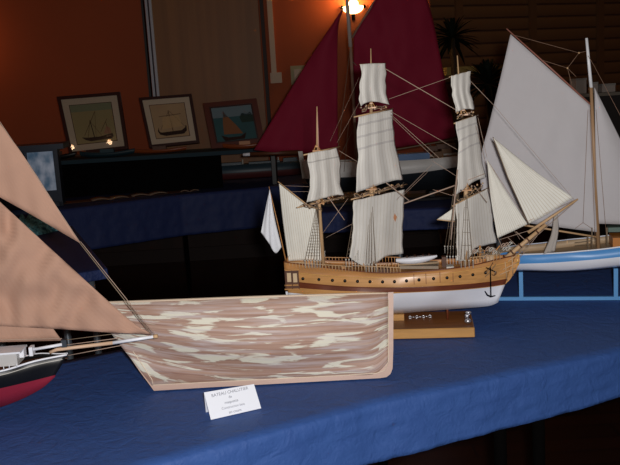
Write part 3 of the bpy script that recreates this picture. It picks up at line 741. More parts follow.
# ================================================================== PLANKED HULL (filler patches)
k0, k1 = onz(154, 391.3), onz(386, 378.3)
S = Ship('wooden_hull', k0, k1, 'unpainted planked wooden hull streaked with pale filler, lying foremost on the navy cloth', 'model hull')
def fillermat():
    mt, N, L, B = newmat('planking_with_filler'); B.inputs['Roughness'].default_value = .6
    uv = N.new('ShaderNodeUVMap')
    def nz(sx, sy, det, seed, dist=0):
        mp = N.new('ShaderNodeMapping'); mp.inputs['Scale'].default_value = (sx, sy, 1); mp.inputs['Location'].default_value = (seed, seed*.7, 0)
        n = N.new('ShaderNodeTexNoise'); n.inputs['Scale'].default_value = 1; n.inputs['Detail'].default_value = det; n.inputs['Distortion'].default_value = dist
        L.new(uv.outputs[0], mp.inputs[0]); L.new(mp.outputs[0], n.inputs['Vector']); return n.outputs['Fac']
    def ramp(v, a, b, ca, cb):
        r_ = N.new('ShaderNodeValToRGB'); e = r_.color_ramp.elements; e[0].position = a; e[1].position = b; e[0].color = (*ca, 1); e[1].color = (*cb, 1); L.new(v, r_.inputs[0]); return r_.outputs[0]
    base = ramp(nz(4, 30, 6, 2), .3, .7, lin((158, 122, 106)), lin((188, 156, 138)))
    # strakes
    sp = N.new('ShaderNodeSeparateXYZ'); L.new(uv.outputs[0], sp.inputs[0])
    fr = math_node(N, L, 'FRACT', math_node(N, L, 'MULTIPLY', sp.outputs[1], 15))
    ln = math_node(N, L, 'MULTIPLY', math_node(N, L, 'LESS_THAN', fr, .1), .45)
    m1 = N.new('ShaderNodeMix'); m1.data_type = 'RGBA'; L.new(ln, m1.inputs[0]); L.new(base, m1.inputs[6]); m1.inputs[7].default_value = (*lin((120, 88, 76)), 1)
    patch = ramp(nz(6.5, 13, 6, 9.3, .6), .53, .58, (0, 0, 0), (1, 1, 1))
    m2 = N.new('ShaderNodeMix'); m2.data_type = 'RGBA'; L.new(patch, m2.inputs[0]); L.new(m1.outputs[2], m2.inputs[6]); m2.inputs[7].default_value = (*lin((226, 222, 204)), 1)
    haze = ramp(nz(4, 22, 7, 31, .5), .47, .7, (0, 0, 0), (.7, .7, .7))
    m3 = N.new('ShaderNodeMix'); m3.data_type = 'RGBA'; L.new(haze, m3.inputs[0]); L.new(m2.outputs[2], m3.inputs[6]); m3.inputs[7].default_value = (*lin((206, 198, 200)), 1)
    L.new(m3.outputs[2], B.inputs['Base Color'])
    bp = N.new('ShaderNodeBump'); bp.inputs['Distance'].default_value = .001; bp.inputs['Strength'].default_value = .5; L.new(patch, bp.inputs['Height']); L.new(bp.outputs[0], B.inputs['Normal'])
    return mt
fmt = fillermat()
tilt = rad(13)
prof = [0, .1, .3, .62, .86, .97, 1, .98, .93, .86, .8]
lines = []
Lb = [(152, 386), (210, 383), (270, 380), (340, 376.4), (375, 374.2), (384.5, 371.5), (388.6, 362)]
Lt = [(87, 303.5), (160, 301.2), (230, 298.6), (300, 296.2), (360, 294.3), (388, 293.6)]
lb_, lt_ = catmull(Lb, 60), catmull(Lt, 60)
for k in range(11):
    v = k/10
    ls = []
    for i in range(60):
        t_ = i/59; a_, b_ = lb_[i], lt_[i]
        vv = v**(1.25-.75*(1-t_)**3-.2*t_**4)
        ls.append((a_[0]+(b_[0]-a_[0])*vv, a_[1]+(b_[1]-a_[1])*vv))
    bs = []
    for i in range(25):
        t_ = i/24; sh2 = max(0, sin(pi*min(1, max(0, t_))))**.62
        # lower strakes stay narrow towards the ends
        bs.append(.0078+.062*sh2*(prof[k]**(1+1.2*abs(2*t_-1)**2)))
    lines.append((ls[::6]+[ls[-1]], bs))
hl2, G2 = S.hull('hull', lines, [fmt], [0]*10, N=70, tilt=tilt, uvm=True)
def tp(px, py, off):                       # point on the tilted centre plane, shifted sideways by off
    z = S.pix(px, py, 0).z
    for _ in range(4):
        y = z*math.tan(tilt)+off/cos(tilt); z = S.pix(px, py, y).z
    return S.pix(px, py, y)
keelm = mat('pinkish_keel_wood', (196, 164, 148), .5, var=.12, vscale=(6, 50, 50))
out_ = [(85, 303.5), (103, 322), (124, 349), (139, 371), (154, 391.3), (210, 387.8), (270, 384.6), (330, 381.3), (380, 378.6), (386.5, 377.6), (390.5, 374.5), (392.6, 369), (393.3, 350), (393.5, 292.5), (387.8, 292.8)]
inn = [(380, 350), (379, 358), (376, 363), (370, 366), (330, 369), (270, 372), (210, 375.4), (161, 378), (154, 370), (137, 347), (117, 322), (99, 305)]
poly = [tp(x, y, -.007) for x, y in out_+inn]
n_ = Vector((0, cos(tilt), -sin(tilt)))
MB().prism(poly, n_*.014).build('keel', keelm, S.root)
# pale glue line along the rabbet and the rail strip
MB().tube([tp(x, y, -.0085) for x, y in ((94, 306), (132, 350), (152, 380), (153, 385.6), (210, 382.6), (270, 379.6), (340, 376), (376, 373.8), (384.5, 371), (388.4, 362), (388.4, 300))], .0011, 5).build('rabbet_line', mat('pale_glue', (232, 214, 190), .6), S.root, True)
for sg in (0, 1):
    row = [p if not sg else p-n_*(2*p.dot(n_)) for p in G2[-1]]
    MB().tube(row, .0022, 6).build('rail', mat('pale_rail_wood', (226, 204, 180), .5), S.root, True)
row = G2[-1]; mb = MB()
for p in row:
    d_ = Vector((0, -sin(tilt), -cos(tilt)))*.012; far = p-n_*(2*p.dot(n_)); a_ = p.lerp(far, .04)+d_; b_ = p.lerp(far, .96)+d_; mb.v += [a_, b_]
for i in range(len(row)-1): mb.face((2*i, 2*i+1, 2*i+3, 2*i+2))
mb.build('deck', brown, S.root)

# ================================================================== TENT CARD
c0, c1 = onz(211, 420.5), onz(261.3, 408.9)
S = Ship('tent_card', c0, c1, 'small white folded name card with printed lines, in front of the planked hull', 'card')
wd = (c1-c0).length; dd = .034
TL, TR = S.pix(204, 393, dd*.55), S.pix(254, 384.6, dd*.55)
hz = (TL.z+TR.z)/2; print('card', wd, hz)
mb = MB(); a_ = [Vector((0, 0, .0003)), Vector((wd, 0, .0003)), TR, TL]
nn = (a_[1]-a_[0]).cross(a_[3]-a_[0]).normalized()
mb.prism(a_, -nn*.0006).build('front_leaf', white_card, S.root)
BLk = S.I @ onz(206, 413, .75); BLk.z = .0003
MB().prism([TL, TR, BLk+(TR-TL), BLk], (0, .0006, 0)).build('back_leaf', white_card, S.root)
def cp(u, v): return a_[0].lerp(a_[1], u).lerp(a_[3].lerp(a_[2], u), v)
def text(body, u, v, size, bold=0):
    cu = bpy.data.curves.new('t', 'FONT'); cu.body = body; cu.size = size; cu.align_x = 'CENTER'; cu.align_y = 'CENTER'; cu.extrude = .0002; cu.offset = bold
    o = bpy.data.objects.new('tmp', cu); C.objects.link(o); bpy.context.view_layer.update()
    me = bpy.data.meshes.new_from_object(o); bpy.data.objects.remove(o)
    ex_ = (a_[1]-a_[0]).normalized(); ez = nn; ey_ = ez.cross(ex_)
    if ey_.z < 0: ez = -ez; ey_ = ez.cross(ex_)
    M_ = Matrix.Identity(4); p = cp(u, v)+ez*.0005*(1 if ez.y < 0 else -1)
    for i in range(3): M_[i][0], M_[i][1], M_[i][2], M_[i][3] = ex_[i], ey_[i], ez[i], p[i]
    me.transform(M_); me.materials.clear()
    return link('printed_line', me, S.root, [ink])
text('BATEAU CHALUTIER', .49, .86, .0094, .0); text('de', .47, .68, .008)
text('maquette', .47, .5, .0085); text('Construction bois', .48, .31, .0075); text('en cours', .49, .12, .0085)

# ================================================================== TAN-SAILED YACHT (left)
o_ = onz(-70, 425); dr = (k1-k0).normalized(); ang = rad(3)
dr = Vector((dr.x*cos(ang)-dr.y*sin(ang), dr.x*sin(ang)+dr.y*cos(ang), 0))
S = Ship('sailing_yacht', o_, o_+dr, 'tan sailed yacht model with black and red hull cut off at the left edge', 'model ship')
R = S.root
tan = sailmat('tan_sailcloth', (188, 150, 130), (184, 146, 126), 36, .4, mott=.03)
L0 = ([(-150, 428), (-70, 425), (-30, 416), (11, 404), (40, 390), (55, 377.5)], [.004, .005, .006, .006, .004, .002])
La = ([(-155, 414), (-70, 412), (-30, 405), (8, 394.5), (38, 384), (55, 376.5)], [.02, .05, .05, .036, .018, .003])
L1 = ([(-160, 402), (-70, 401), (-30, 395.5), (0, 389), (30, 382), (55.5, 375.5)], [.03, .07, .07, .055, .03, .003])
L2 = ([(-165, 385), (-70, 388), (-30, 384), (3, 379), (35, 371), (62, 365)], [.04, .08, .08, .062, .035, .003])
L3 = ([(-170, 376), (-70, 379), (-30, 376), (3, 371), (35, 361.5), (67, 355)], [.045, .08, .08, .062, .036, .003])
hl3, G3 = S.hull('hull', [L0, La, L1, L2, L3], [redp, black], [0, 0, 1, 1], N=50)
S.deck(G3, .008, brown, black)
dashed_rail(S, G3, 4, -.001, white, .0024)
MB().tube([Vector((p.x, p.y-.001, p.z-.009)) for p in G3[4][20:49]], .001, 5).build('rubbing_strake', offwhite, R, True)
S.spar([(50, 353), (57, 350), (113, 343.3)], [.004, .0042, .0042], 'bowsprit', mat('tan_spar', (214, 180, 150), .5))
S.spar([(113, 343.3), (157.5, 336.6)], [.0042, .0036], 'bowsprit_tip', white)
MB().tube([S.pix(153.5, 337.3, 0), S.pix(157.8, 336.5, 0)], .0048, 10).build('end_cap', wood_lt, R, True)
q = S.pix(8, 357, -.01); MB().box(q, (.055, .05, .03)).build('deckhouse', mat('light_grey_paint', (196, 194, 192), .5), R)
q = S.pix(9, 350.6, -.01); MB().box(q, (.065, .056, .004)).build('deckhouse_roof', white, R)
q = S.pix(-40, 358, -.01); MB().box(q, (.11, .05, .03)).build('deckhouse', white, R)
q = S.pix(22, 353, -.005); MB().box(q, (.014, .02, .018)).build('skylight', white, R)
q = S.pix(32, 351, -.012); MB().box(q, (.008, .02, .02)).build('vent', white, R)
S.spar([(33, 350), (62, 345)], .0035, 'spar', white, ys=[-.01, -.01])
q = S.pix(64.5, 343.5, 0); MB().box(q, (.012, .014, .017)).build('mast_block', mat('slate_block', (52, 58, 66), .5), R)
for i, x in enumerate((4, 9.5, 17)):
    q = S.pix(x, 370.5-i*1.6, -.055); MB().tube([q, q+Vector((0, 0, .008))], .001, 6).build('stanchion', white, R, True)
S.sail('main_jib', [(0-90, 120), (0-88, 121)], [(-88, 121), (112, 305), (152, 334.8)], [(-95, 322), (10, 327), (59, 329.5), (110, 333), (152, 334.8)], [(-90, 120), (-95, 322)], tan, None, .02, 0, wr=.03, nu=50, nv=50)
S.sail('staysail', [(-120, 190), (-119, 191)], [(-119, 191), (0, 262), (62, 341)], [(-110, 345), (0, 342.5), (62, 341)], [(-120, 190), (-110, 345)], tan, lambda x: .014, .012, 0, wr=.01, nu=30, nv=30)
S.sail('topsail_jib', [(-110, 2), (-109, 3)], [(-109, 3), (0, 124), (80, 243.5)], [(-100, 146), (5, 200.5), (80, 243.5)], [(-110, 2), (-100, 146)], tan, None, .012, 0, wr=.014, nu=40, nv=30)
S.rope((-109, 2), (0, 122.5), .0012, ya=-.002, yb=-.002); S.rope((0, 122.5), (80, 243), .0012, ya=-.002, yb=-.002)
S.rope((79, 242.5), (152, 335.5), .0013, m=rope_d); S.rope((80.5, 242), (155, 335), .0010, m=rope)
S.rope((62, 341), (113, 334.5), .0009, m=rope_d); S.rope((66, 345.5), (120, 338.5), .0011, m=rope); S.rope((68, 356), (121, 346), .0010)
S.rope((-105, 343), (62, 339), .001, m=rope)
S.spar([(-75, 400), (-110, -30)], [.009, .006], 'mast', wood_lt)
MB().box(S.pix(-110, 410, 0)-Vector((0, 0, S.pix(-110, 410, 0).z-.02)), (.03, .14, .04)).build('cradle', brown, R)
MB().box(S.pix(-40, 410, 0)-Vector((0, 0, S.pix(-40, 410, 0).z-.01)), (.02, .1, .02)).build('cradle', brown, R)

# ================================================================== BLUE AND WHITE BOAT ON STAND (right)
s0, s1 = onz(503, 300.5), onz(620, 300)
sd = (s1-s0).normalized()
T = Ship('boat_stand', s0-sd*.12, s1, 'light blue painted wooden stand holding up the blue and white boat', 'stand')
def bar3(T, a, b, w, h, nm, mm): return MB().bar(a, b, w, h).build(nm, mm, T.root)
xa = T.pix(480, 299, 0).x; xb = T.pix(735, 299, 0).x
stb = mat('light_blue_stand_paint', (92, 158, 216), .45)
bar3(T, (xa, 0, .0055), (xb, 0, .0055), .012, .011, 'bottom_rail', stb)
for x in (521, 615.7):
    p_ = T.pix(x, 272.2 if x < 600 else 268.6, 0); q_ = T.pix(x, 297, 0)
    MB().box(((p_.x+q_.x)/2, 0, (p_.z+.011)/2), (.0125, .012, p_.z-.011)).build('post', stb, T.root)
for x in (xa, xb): MB().box((x, 0, .0055), (.012, .12, .011)).build('foot', stb, T.root)
S = Ship('sailing_boat', s0-sd*.12+Vector((0, 0, .0)), s1, 'sky blue and white sailing boat with plain off-white gaff mainsail, on blue stand', 'model ship')
S.root.location.z += 0
R = S.root
plain = sailmat('plain_offwhite_sailcloth', (206, 203, 206), (196, 190, 192), 0, mott=.02)
L0 = ([(490, 271.5), (523, 271), (568, 271.5), (620, 267.2), (700, 258), (748, 244)], [.004, .006, .007, .007, .006, .003])
L1 = ([(486, 270), (523, 269.3), (568, 269.8), (620, 264.6), (700, 255.4), (751, 240)], [.03, .075, .094, .094, .06, .004])
L2 = ([(482, 265.5), (521, 264.2), (558, 262.7), (620, 257.3), (700, 246), (757, 230)], [.035, .08, .1, .1, .07, .004])
L3 = ([(478, 258.3), (511, 255.5), (548, 254), (577, 251.9), (620, 247.3), (700, 234), (763, 218)], [.04, .08, .1, .1, .1, .075, .004])
hl4, G4 = S.hull('hull', [L0, L1, L2, L3], [white, blueb], [0, 0, 1], N=50)
S.deck(G4, .022, beige, beige, inset=.003)
dashed_rail(S, G4, 3, 0, white, .0024)
for i in range(12):
    p_ = G4[3][4+i*4]; MB().box((p_.x, -p_.y-.005, p_.z-.011), (.004, .003, .02)).build('frame_rib', wood_lt, R)
S.spar([(598.5, 249), (594, 150), (591, 86)], [.0062, .0055, .005], 'mast', mat('mast_wood', (176, 140, 104), .45))
S.spar([(591.2, 88), (586.5, 38.5)], [.0052, .0042], 'mast_top', mat('silver_white_paint', (248, 250, 255), .3))
S.spar([(506.5, 29), (550, 68), (590.5, 105)], [.0018, .0026, .0028], 'gaff', mat('red_brown_spar', (160, 104, 90), .5))
S.sail('mainsail', [(510.5, 34.5), (550, 70), (590, 105.5)], [(590, 105.5), (593.5, 170), (597, 232.5)], [(484, 217), (541, 226), (597, 234)], [(510.5, 34.5), (500, 80), (489, 125), (480, 165), (484, 217)], plain, lambda x: -.004, .012, 0, wr=.006, nu=30, nv=30)
S.sail('jib', [(594.5, 88), (594.8, 88.3)], [(594.8, 88.3), (622, 143), (662, 226)], [(598, 224), (630, 225), (662, 226)], [(594.5, 88), (595.5, 150), (598, 224)], plain, lambda x: -.006+(x-594)*.0006, .012, 0, nu=24, nv=24)
S.spar([(482, 219), (541, 228.3), (597.5, 237.5)], [.0024, .003, .003], 'boom')
pts = [((510, 34.5), (579, 53.3)), ((579, 53.3), (586.5, 51.5)), ((579, 53.3), (567.5, 68.5)), ((567.5, 68.5), (542, 60.5)), ((567.5, 68.5), (572, 86)), ((567.5, 68.5), (576, 77)), ((588, 56), (594, 66)), ((594, 66), (650, 172)), ((590, 110), (595.2, 243)), ((596, 110), (607, 244)), ((588, 110), (583, 223)), ((583, 223), (575, 229)), ((583, 223), (592, 229))]
for a_, b_ in pts: S.rope(a_, b_, .0008, ya=-.012, yb=-.012, m=mat('brown_cord', (150, 118, 98), .8))
for a_ in ((579, 53.3), (567.5, 68.5)): MB().ball(S.pix(*a_, -.012), .003).build('pulley_block', wood_lt, R, True)
for a_, b_, r_ in (((588, 236), (588, 251), .0018), ((592, 228), (592, 249), .0018), ((607, 228), (607, 246), .0022), ((575, 243), (591, 241), .0012), ((575, 246), (591, 244), .0012)):
    S.spar([a_, b_], r_, 'mast_fitting', rope_d, ys=[-.03, -.03])
q = S.pix(617, 241, .01); MB().box(q, (.035, .09, .034)).build('hatch_box', orangew, R)
q = S.pix(616, 229, .03); MB().box(q, (.05, .04, .014)).build('hatch_cover', mat('grey_green_paint', (88, 112, 104), .5), R)
# furled cloth hanging off the frigate's bowsprit end
S2 = S
S.sail('hanging_cloth', [(554, 217), (557.5, 214)], [(557.5, 214), (558.5, 232), (555, 251.5)], [(543.5, 254.5), (549, 253), (555, 251.5)], [(554, 217), (551, 235), (543.5, 254.5)], mat('grey_cloth', (180, 172, 164), .8), lambda x: -.125, .004, .002, nu=8, nv=14)

# ================================================================== RED-SAILED YACHT (rear)
r0, r1 = onz(320, 204.5), onz(460, 196)
S = Ship('racing_yacht', r0, r1, 'large yacht model with dark red jib and mainsail and white hull on rear table', 'model ship')
R = S.root
redc = sailmat('dark_red_sailcloth', (150, 36, 62), (136, 32, 56), 0, mott=.03, rough=.7)
L0 = ([(308, 184), (345, 191), (400, 191.5), (455, 187), (520, 172)], [.006, .012, .014, .012, .006])
L1 = ([(305, 179), (345, 177.5), (400, 174.8), (455, 167.5), (530, 153)], [.012, .09, .12, .1, .03])
L2 = ([(299, 160), (340, 162), (400, 161), (455, 156.5), (540, 146)], [.012, .09, .13, .11, .05])
hl5, G5 = S.hull('hull', [L0, L1, L2], [mat('dark_antifouling', (40, 46, 54), .5), mat('bright_hull_white', (240, 240, 238), .4)], [0, 1], N=30)
S.deck(G5, .01, brown, offwhite)
MB().prism([S.pix(x, y, -.014) for x, y in ((298, 151.5), (302.5, 151.5), (307, 178), (302.5, 179))], (0, .028, 0)).build('stem_post', offwhite, R)
S.spar([(250, 154.3), (300, 152.4)], [.012, .014], 'bowsprit', brown)
S.spar([(243, 155), (251, 154.4)], [.009, .011], 'bowsprit_tip', white)
S.spar([(357, 166), (350.5, 45)], [.011, .009], 'mast', mat('grey_brown_mast', (178, 146, 126), .3))
S.spar([(350.5, 47), (347.5, 8), (343, -60)], [.012, .011, .008], 'topmast', mat('pale_mast', (190, 176, 168), .4))
S.sail('jib', [(343.2, 8), (343.6, 8.5)], [(343.6, 8.5), (338, 30), (337.5, 90), (338, 150)], [(254, 150.2), (285, 153.5), (315, 153), (338, 150)], [(343.2, 8), (305, 66), (254, 150.2)], redc, None, .03, 0, wr=.02, nu=24, nv=24)
S.sail('mainsail', [(353.5, 37), (375, 1), (400, -43)], [(400, -43), (427, 0), (441, 60), (456, 136.5)], [(357, 155), (395, 148), (430, 142.5), (456, 136.5)], [(353.5, 37), (354, 95), (357, 155)], redc, None, .06, 0, wr=.03, nu=30, nv=30)
S.spar([(352, 38), (375.5, 0), (402, -46)], .007, 'gaff', mat('grey_brown_spar', (150, 116, 100), .5), ys=[-.01]*3)
S.spar([(357, 157), (395, 150), (458, 139)], .004, 'boom', rope_d)
q = S.pix(413, 156.5, -.02)
MB().box(q, (.19, .1, .04)).build('deckhouse', mat('mid_blue_paint', (92, 130, 180), .5), R)
for (x, y) in ((438, 154), (446, 151), (432, 148.5), (450, 146), (441, 146.5)):
    MB().box(S.pix(x, y, -.01), (.06, .05, .028)).build('deck_gear', random.choice([brown, mat('tan_gear', (120, 90, 66), .7)]), R)
MB().box((S.pix(420, 190, 0).x, 0, .008), (S.pix(560, 190, 0).x-S.pix(318, 190, 0).x, .26, .014)).build('darkening_board', mat('dark_grey_board', (44, 44, 48), .8), R)  # dark board added to lower the brightness of the table top below the yacht
for x in (325, 375, 430): 
    p_ = S.pix(x, 190, 0); MB().box((p_.x, 0, p_.z/2+.0), (.03, .16, max(.02, p_.z))).build('cradle', black, R)
S.rope((351, 60), (455, 172), .003, m=rope_d); 
for a_, b_ in (((350, 50), (338, 150)), ((349, 120), (344, 172)), ((353, 130), (336, 165))): S.rope(a_, b_, .002, ya=-.05, yb=-.08, m=rope_d)

# ================================================================== FRAMED PICTURES
def framed(quad, name, label, mats_f, inset1, inset2, lean=14, y=6.75, shapes=(), glass=()):
    """quad: TL TR BR BL seen from the front; the frame leans back on its bottom edge"""
    b = (onplane(*quad[3], (0, y, 0), Vector((0, 1, 0)))+onplane(*quad[2], (0, y, 0), Vector((0, 1, 0))))/2
    n = Vector((0, cos(rad(lean)), -sin(rad(lean))))
    P = [onplane(*q, b, n) for q in quad]
    root = empty(name, (b.x, b.y, min(P[2].z, P[3].z)), 0, label, 'picture'); o = root.location
    P = [p-o for p in P]
    def at(u, v, d=0): return P[0].lerp(P[1], u).lerp(P[3].lerp(P[2], u), v)-n*d
    def rect(u0, v0, u1, v1, d): return [at(u0, v0, d), at(u1, v0, d), at(u1, v1, d), at(u0, v1, d)]
    a = inset1
    for k, r_ in enumerate(((0, 0, 1, a), (0, 1-a, 1, 1), (0, a, a, 1-a), (1-a, a, 1, 1-a))):
        MB().prism(rect(*r_, .012), n*.03).build('frame_rail', mats_f[0], root)
    MB().prism(rect(a, a, 1-a, 1-a, .004), n*.012).build('mat_board', mats_f[1], root)
    c = inset2
    MB().prism(rect(c-.012, c-.012, 1-c+.012, 1-c+.012, .0046), n*.0005).build('mat_bevel', mats_f[3] if len(mats_f) > 3 else brown, root)
    MB().prism(rect(c, c, 1-c, 1-c, .006), n*.001).build('picture', mats_f[2], root)
    w_ = 1-2*c
    for nm, pts, mm in shapes:
        mb = MB()
        mb.prism([at(c+x*w_, c+y_*w_, .0085) for x, y_ in pts], n*.0015); mb.build(nm, mm, root)
    if glass:
        g = MB().prism(rect(a, a, 1-a, 1-a, .0115), n*.001).build('glass', glassmat(), root)
        for k, px in enumerate(glass):
            hit = onplane(*px, b, n); d = ray(*px).normalized(); rf = d-n*(2*d.dot(n))
            q = hit+rf*((ZC-.06-hit.z)/rf.z); print('lamp at', q)
            lr = empty('ceiling_lamp', q, 0, ('left' if k == 0 else 'right')+' one of two round warm ceiling lamps mirrored in the largest picture', 'lamp', 'ceiling lamps')
            MB().ball((0, 0, 0), .032, 14, 10).build('globe', spotm, lr, True); MB().tube([(0, 0, .03), (0, 0, .06)], .03, 12).build('base', brass, lr, True)
    return root
spotm = newmat('lit_globe')[0]; q_ = spotm.node_tree.nodes['Principled BSDF']; q_.inputs['Emission Color'].default_value = (1, .62, .35, 1); q_.inputs['Emission Strength'].default_value = 16
def glassmat():
    mt, N, L, B = newmat('picture_glass'); N.remove(B); o = [x for x in N if x.type == 'OUTPUT_MATERIAL'][0]
    t = N.new('ShaderNodeBsdfTransparent'); g = N.new('ShaderNodeBsdfGlossy'); g.inputs['Roughness'].default_value = .02; m_ = N.new('ShaderNodeMixShader'); m_.inputs[0].default_value = .05
    L.new(t.outputs[0], m_.inputs[1]); L.new(g.outputs[0], m_.inputs[2]); L.new(m_.outputs[0], o.inputs[0]); return mt
cream = mat('cream_mat_board', (214, 196, 170), .7); mah = mat('dark_mahogany_frame', (60, 24, 20), .35)
olive = mat('olive_paper', (176, 160, 110), .8, var=.12, vscale=(3, 3, 3)); tanp = mat('tan_paper', (196, 164, 124), .8, var=.12, vscale=(5, 5, 5))
dk = mat('drawn_dark_brown', (52, 30, 20), .8); ln = mat('drawn_brown_line', (110, 80, 50), .8); grn = mat('olive_green_sky', (140, 146, 112), .8); pinkd = mat('dull_pink_sail', (176, 128, 98), .8)
def line(a, b, w): 
    dx, dy = b[0]-a[0], b[1]-a[1]; l = math.hypot(dx, dy); nx, ny = -dy/l*w/2, dx/l*w/2
    return [(a[0]+nx, a[1]+ny), (b[0]+nx, b[1]+ny), (b[0]-nx, b[1]-ny), (a[0]-nx, a[1]-ny)]
sh1 = [('sky_band', [(0, 0), (1, 0), (1, .18), (0, .18)], grn),
       ('drawn_hull', [(.14, .84), (.3, .86), (.6, .86), (.92, .8), (.94, .88), (.9, .93), (.35, .96), (.22, .91)], dk),
       ('drawn_mast', line((.42, .42), (.46, .86), .02), dk), ('drawn_yard', line((.22, .8), (.58, .2), .012), ln), ('drawn_yard', line((.64, .74), (.84, .42), .012), ln),
       ('drawn_mast', line((.8, .5), (.84, .84), .014), ln), ('drawn_sail', [(.7, .8), (.8, .6), (.88, .66), (.9, .8)], pinkd), ('drawn_line', line((.42, .44), (.66, .86), .01), ln), ('drawn_line', line((.58, .2), (.5, .86), .008), ln), ('drawn_line', line((.42, .42), (.3, .86), .01), ln)]
ZS = None
framed([(57, 97), (120, 92), (128.5, 149), (70, 155.5)], 'framed_picture', 'largest dark framed boat drawing, cream mount and olive ground, leftmost on the rear shelf', (mah, cream, olive), .055, .17, shapes=sh1, glass=((72.5, 147.5), (110, 142.5)))
sh2 = [('drawn_hull', [(.12, .68), (.14, .82), (.2, .84), (.8, .82), (.92, .74), (.93, .68), (.96, .7), (.95, .84), (.85, .93), (.3, .95), (.14, .9), (.09, .8)], dk),
       ('drawn_mast', line((.5, .2), (.54, .84), .02), ln), ('drawn_yard', line((.2, .36), (.85, .32), .014), ln), ('drawn_sail', [(.3, .38), (.78, .35), (.84, .7), (.24, .74)], mat('pale_drawn_sail', (204, 170, 122), .8)), ('drawn_mast', line((.52, .36), (.54, .84), .02), ln),
       ('drawn_line', line((.52, .2), (.18, .76), .01), ln), ('drawn_line', line((.52, .2), (.9, .7), .01), ln)]
framed([(139, 98), (191.5, 94), (199.5, 143), (150, 148)], 'framed_picture', 'dark framed longship drawing with cream mount, middle one of three pictures on the rear shelf', (mah, cream, tanp), .055, .17, shapes=sh2)
skyp = mat('painted_grey_sky', (120, 142, 150), .7); sea = mat('painted_teal_sea', (44, 96, 100), .6, var=.2, vscale=(6, 6, 6)); brs = mat('painted_brown_sail', (150, 96, 56), .7); hd = mat('painted_dark_shore', (36, 60, 50), .7)
redf = mat('red_brown_frame', (104, 44, 28), .35)
sh3 = [('painted_sky', [(0, 0), (1, 0), (1, .3), (0, .3)], skyp), ('painted_shore', [(.66, .34), (.74, .22), (.86, .26), (.95, .2), (1, .3), (1, .5), (.7, .5)], hd),
       ('painted_sail', [(.28, .12), (.32, .2), (.56, .58), (.68, .82), (.2, .8), (.22, .5)], brs), ('painted_hull', [(.12, .82), (.3, .9), (.6, .9), (.76, .8), (.7, .98), (.2, 1)], dk)]
framed([(203, 103.5), (256.5, 98.5), (265, 143), (212, 149)], 'framed_picture', 'red-brown framed painting of a brown sailed boat on teal sea, on the rear shelf', (redf, mah, sea, mah), .1, .13, shapes=sh3)

# ================================================================== REAR SHELF AND ITS MODELS
# raised black shelf standing on the rear table, below the pictures
zs = .99
f0 = ony(45, 168, 6.45); 
shy = 6.5
pL, pR = ony(-60, 172, shy), ony(204, 160, shy)
zt_ = ony(70, 158, 6.75).z; print('shelf z', zt_, pL.z, pR.z)
zt_ = min(ony(70, 155.5, 6.75).z, ony(212, 149, 6.75).z)-.004
sh = empty('display_shelf', ((pL.x+pR.x)/2, 6.72, .75), 0, 'raised black display shelf on the rear table under the framed pictures', 'shelf')
Lx = ony(280, 150, 6.7).x-pL.x
cxs = Lx/2+pL.x-sh.location.x
MB().box((cxs, 0, zt_-.75-.015), (Lx, .46, .03)).build('shelf_top', mat('dark_teal_cloth', (36, 62, 74), .8), sh)
MB().box((cxs-.2, -.2, (zt_-.78)/2), (Lx-.5, .03, zt_-.785)).build('front_panel', matt_black, sh)
for x in (-.48, .48): MB().box((cxs+x*Lx, 0, (zt_-.78)/2), (.03, .4, zt_-.785)).build('side_panel', black, sh)

def small_model(px, py, length, y, z, label, mh, md=None, name='model_boat', hgt=.05, mastm=None, group=None, mh2=None, rot=0):
    p = ony(px, py, y); r_ = empty(name, (p.x, y, z), rot, label, 'model boat', group)
    mb = MB(); n = 18; w = length*.09
    for i in range(n+1):
        t_ = i/n; s_ = sin(pi*min(.98, max(.02, t_)))**.5; x = (t_-.5)*length; sheer = hgt*.5*(2*t_-1)**2
        for j in range(7):
            a = -pi/2+pi*j/6
            mb.v.append(Vector((x*(1 if abs(a) > 1 else .97), sin(a)*w*s_, hgt+sheer-cos(a)*hgt*.98)))
    for i in range(n):
        for j in range(6): mb.face((i*7+j, i*7+j+1, (i+1)*7+j+1, (i+1)*7+j), 1 if 1 <= j <= 4 else 0)
        mb.face((i*7, (i+1)*7, (i+1)*7+6, i*7+6), 0)
    mb.build('hull', [mh, mh2 or mh], r_, True)
    MB().box((0, 0, hgt+.012), (length*.25, w*.9, .03)).build('cabin', md or brown, r_)
    if mastm: MB().tube([(length*.05, 0, hgt), (length*.05, 0, hgt+mastm)], .004, 6).build('mast', brown, r_)
    return r_
owd = mat('orange_brown_hull', (150, 74, 34), .3)
grt = mat('slate_blue_hull', (54, 76, 88), .4)
small_model(82, 156, .26, 6.67, zt_, 'small brown boat model below the leftmost framed picture', brown, owd, hgt=.03)
small_model(160, 153, .42, 6.66, zt_, 'long low orange-brown boat model below the longship drawing', owd, brown, hgt=.03)
small_model(245, 147, .34, 6.56, zt_, 'orange-brown varnished boat model below the painting', owd, orangew, hgt=.035)
small_model(108, 159, .42, 6.545, zt_, 'dark teal boat model with raised centre on the black shelf', mat('dark_teal_hull', (28, 56, 66), .5), mat('dark_teal_hull2', (34, 66, 76), .5), hgt=.04)
small_model(58, 160, .28, 6.6, zt_, 'small dark hull with pale deck line left on the black shelf', black, brown, hgt=.04)
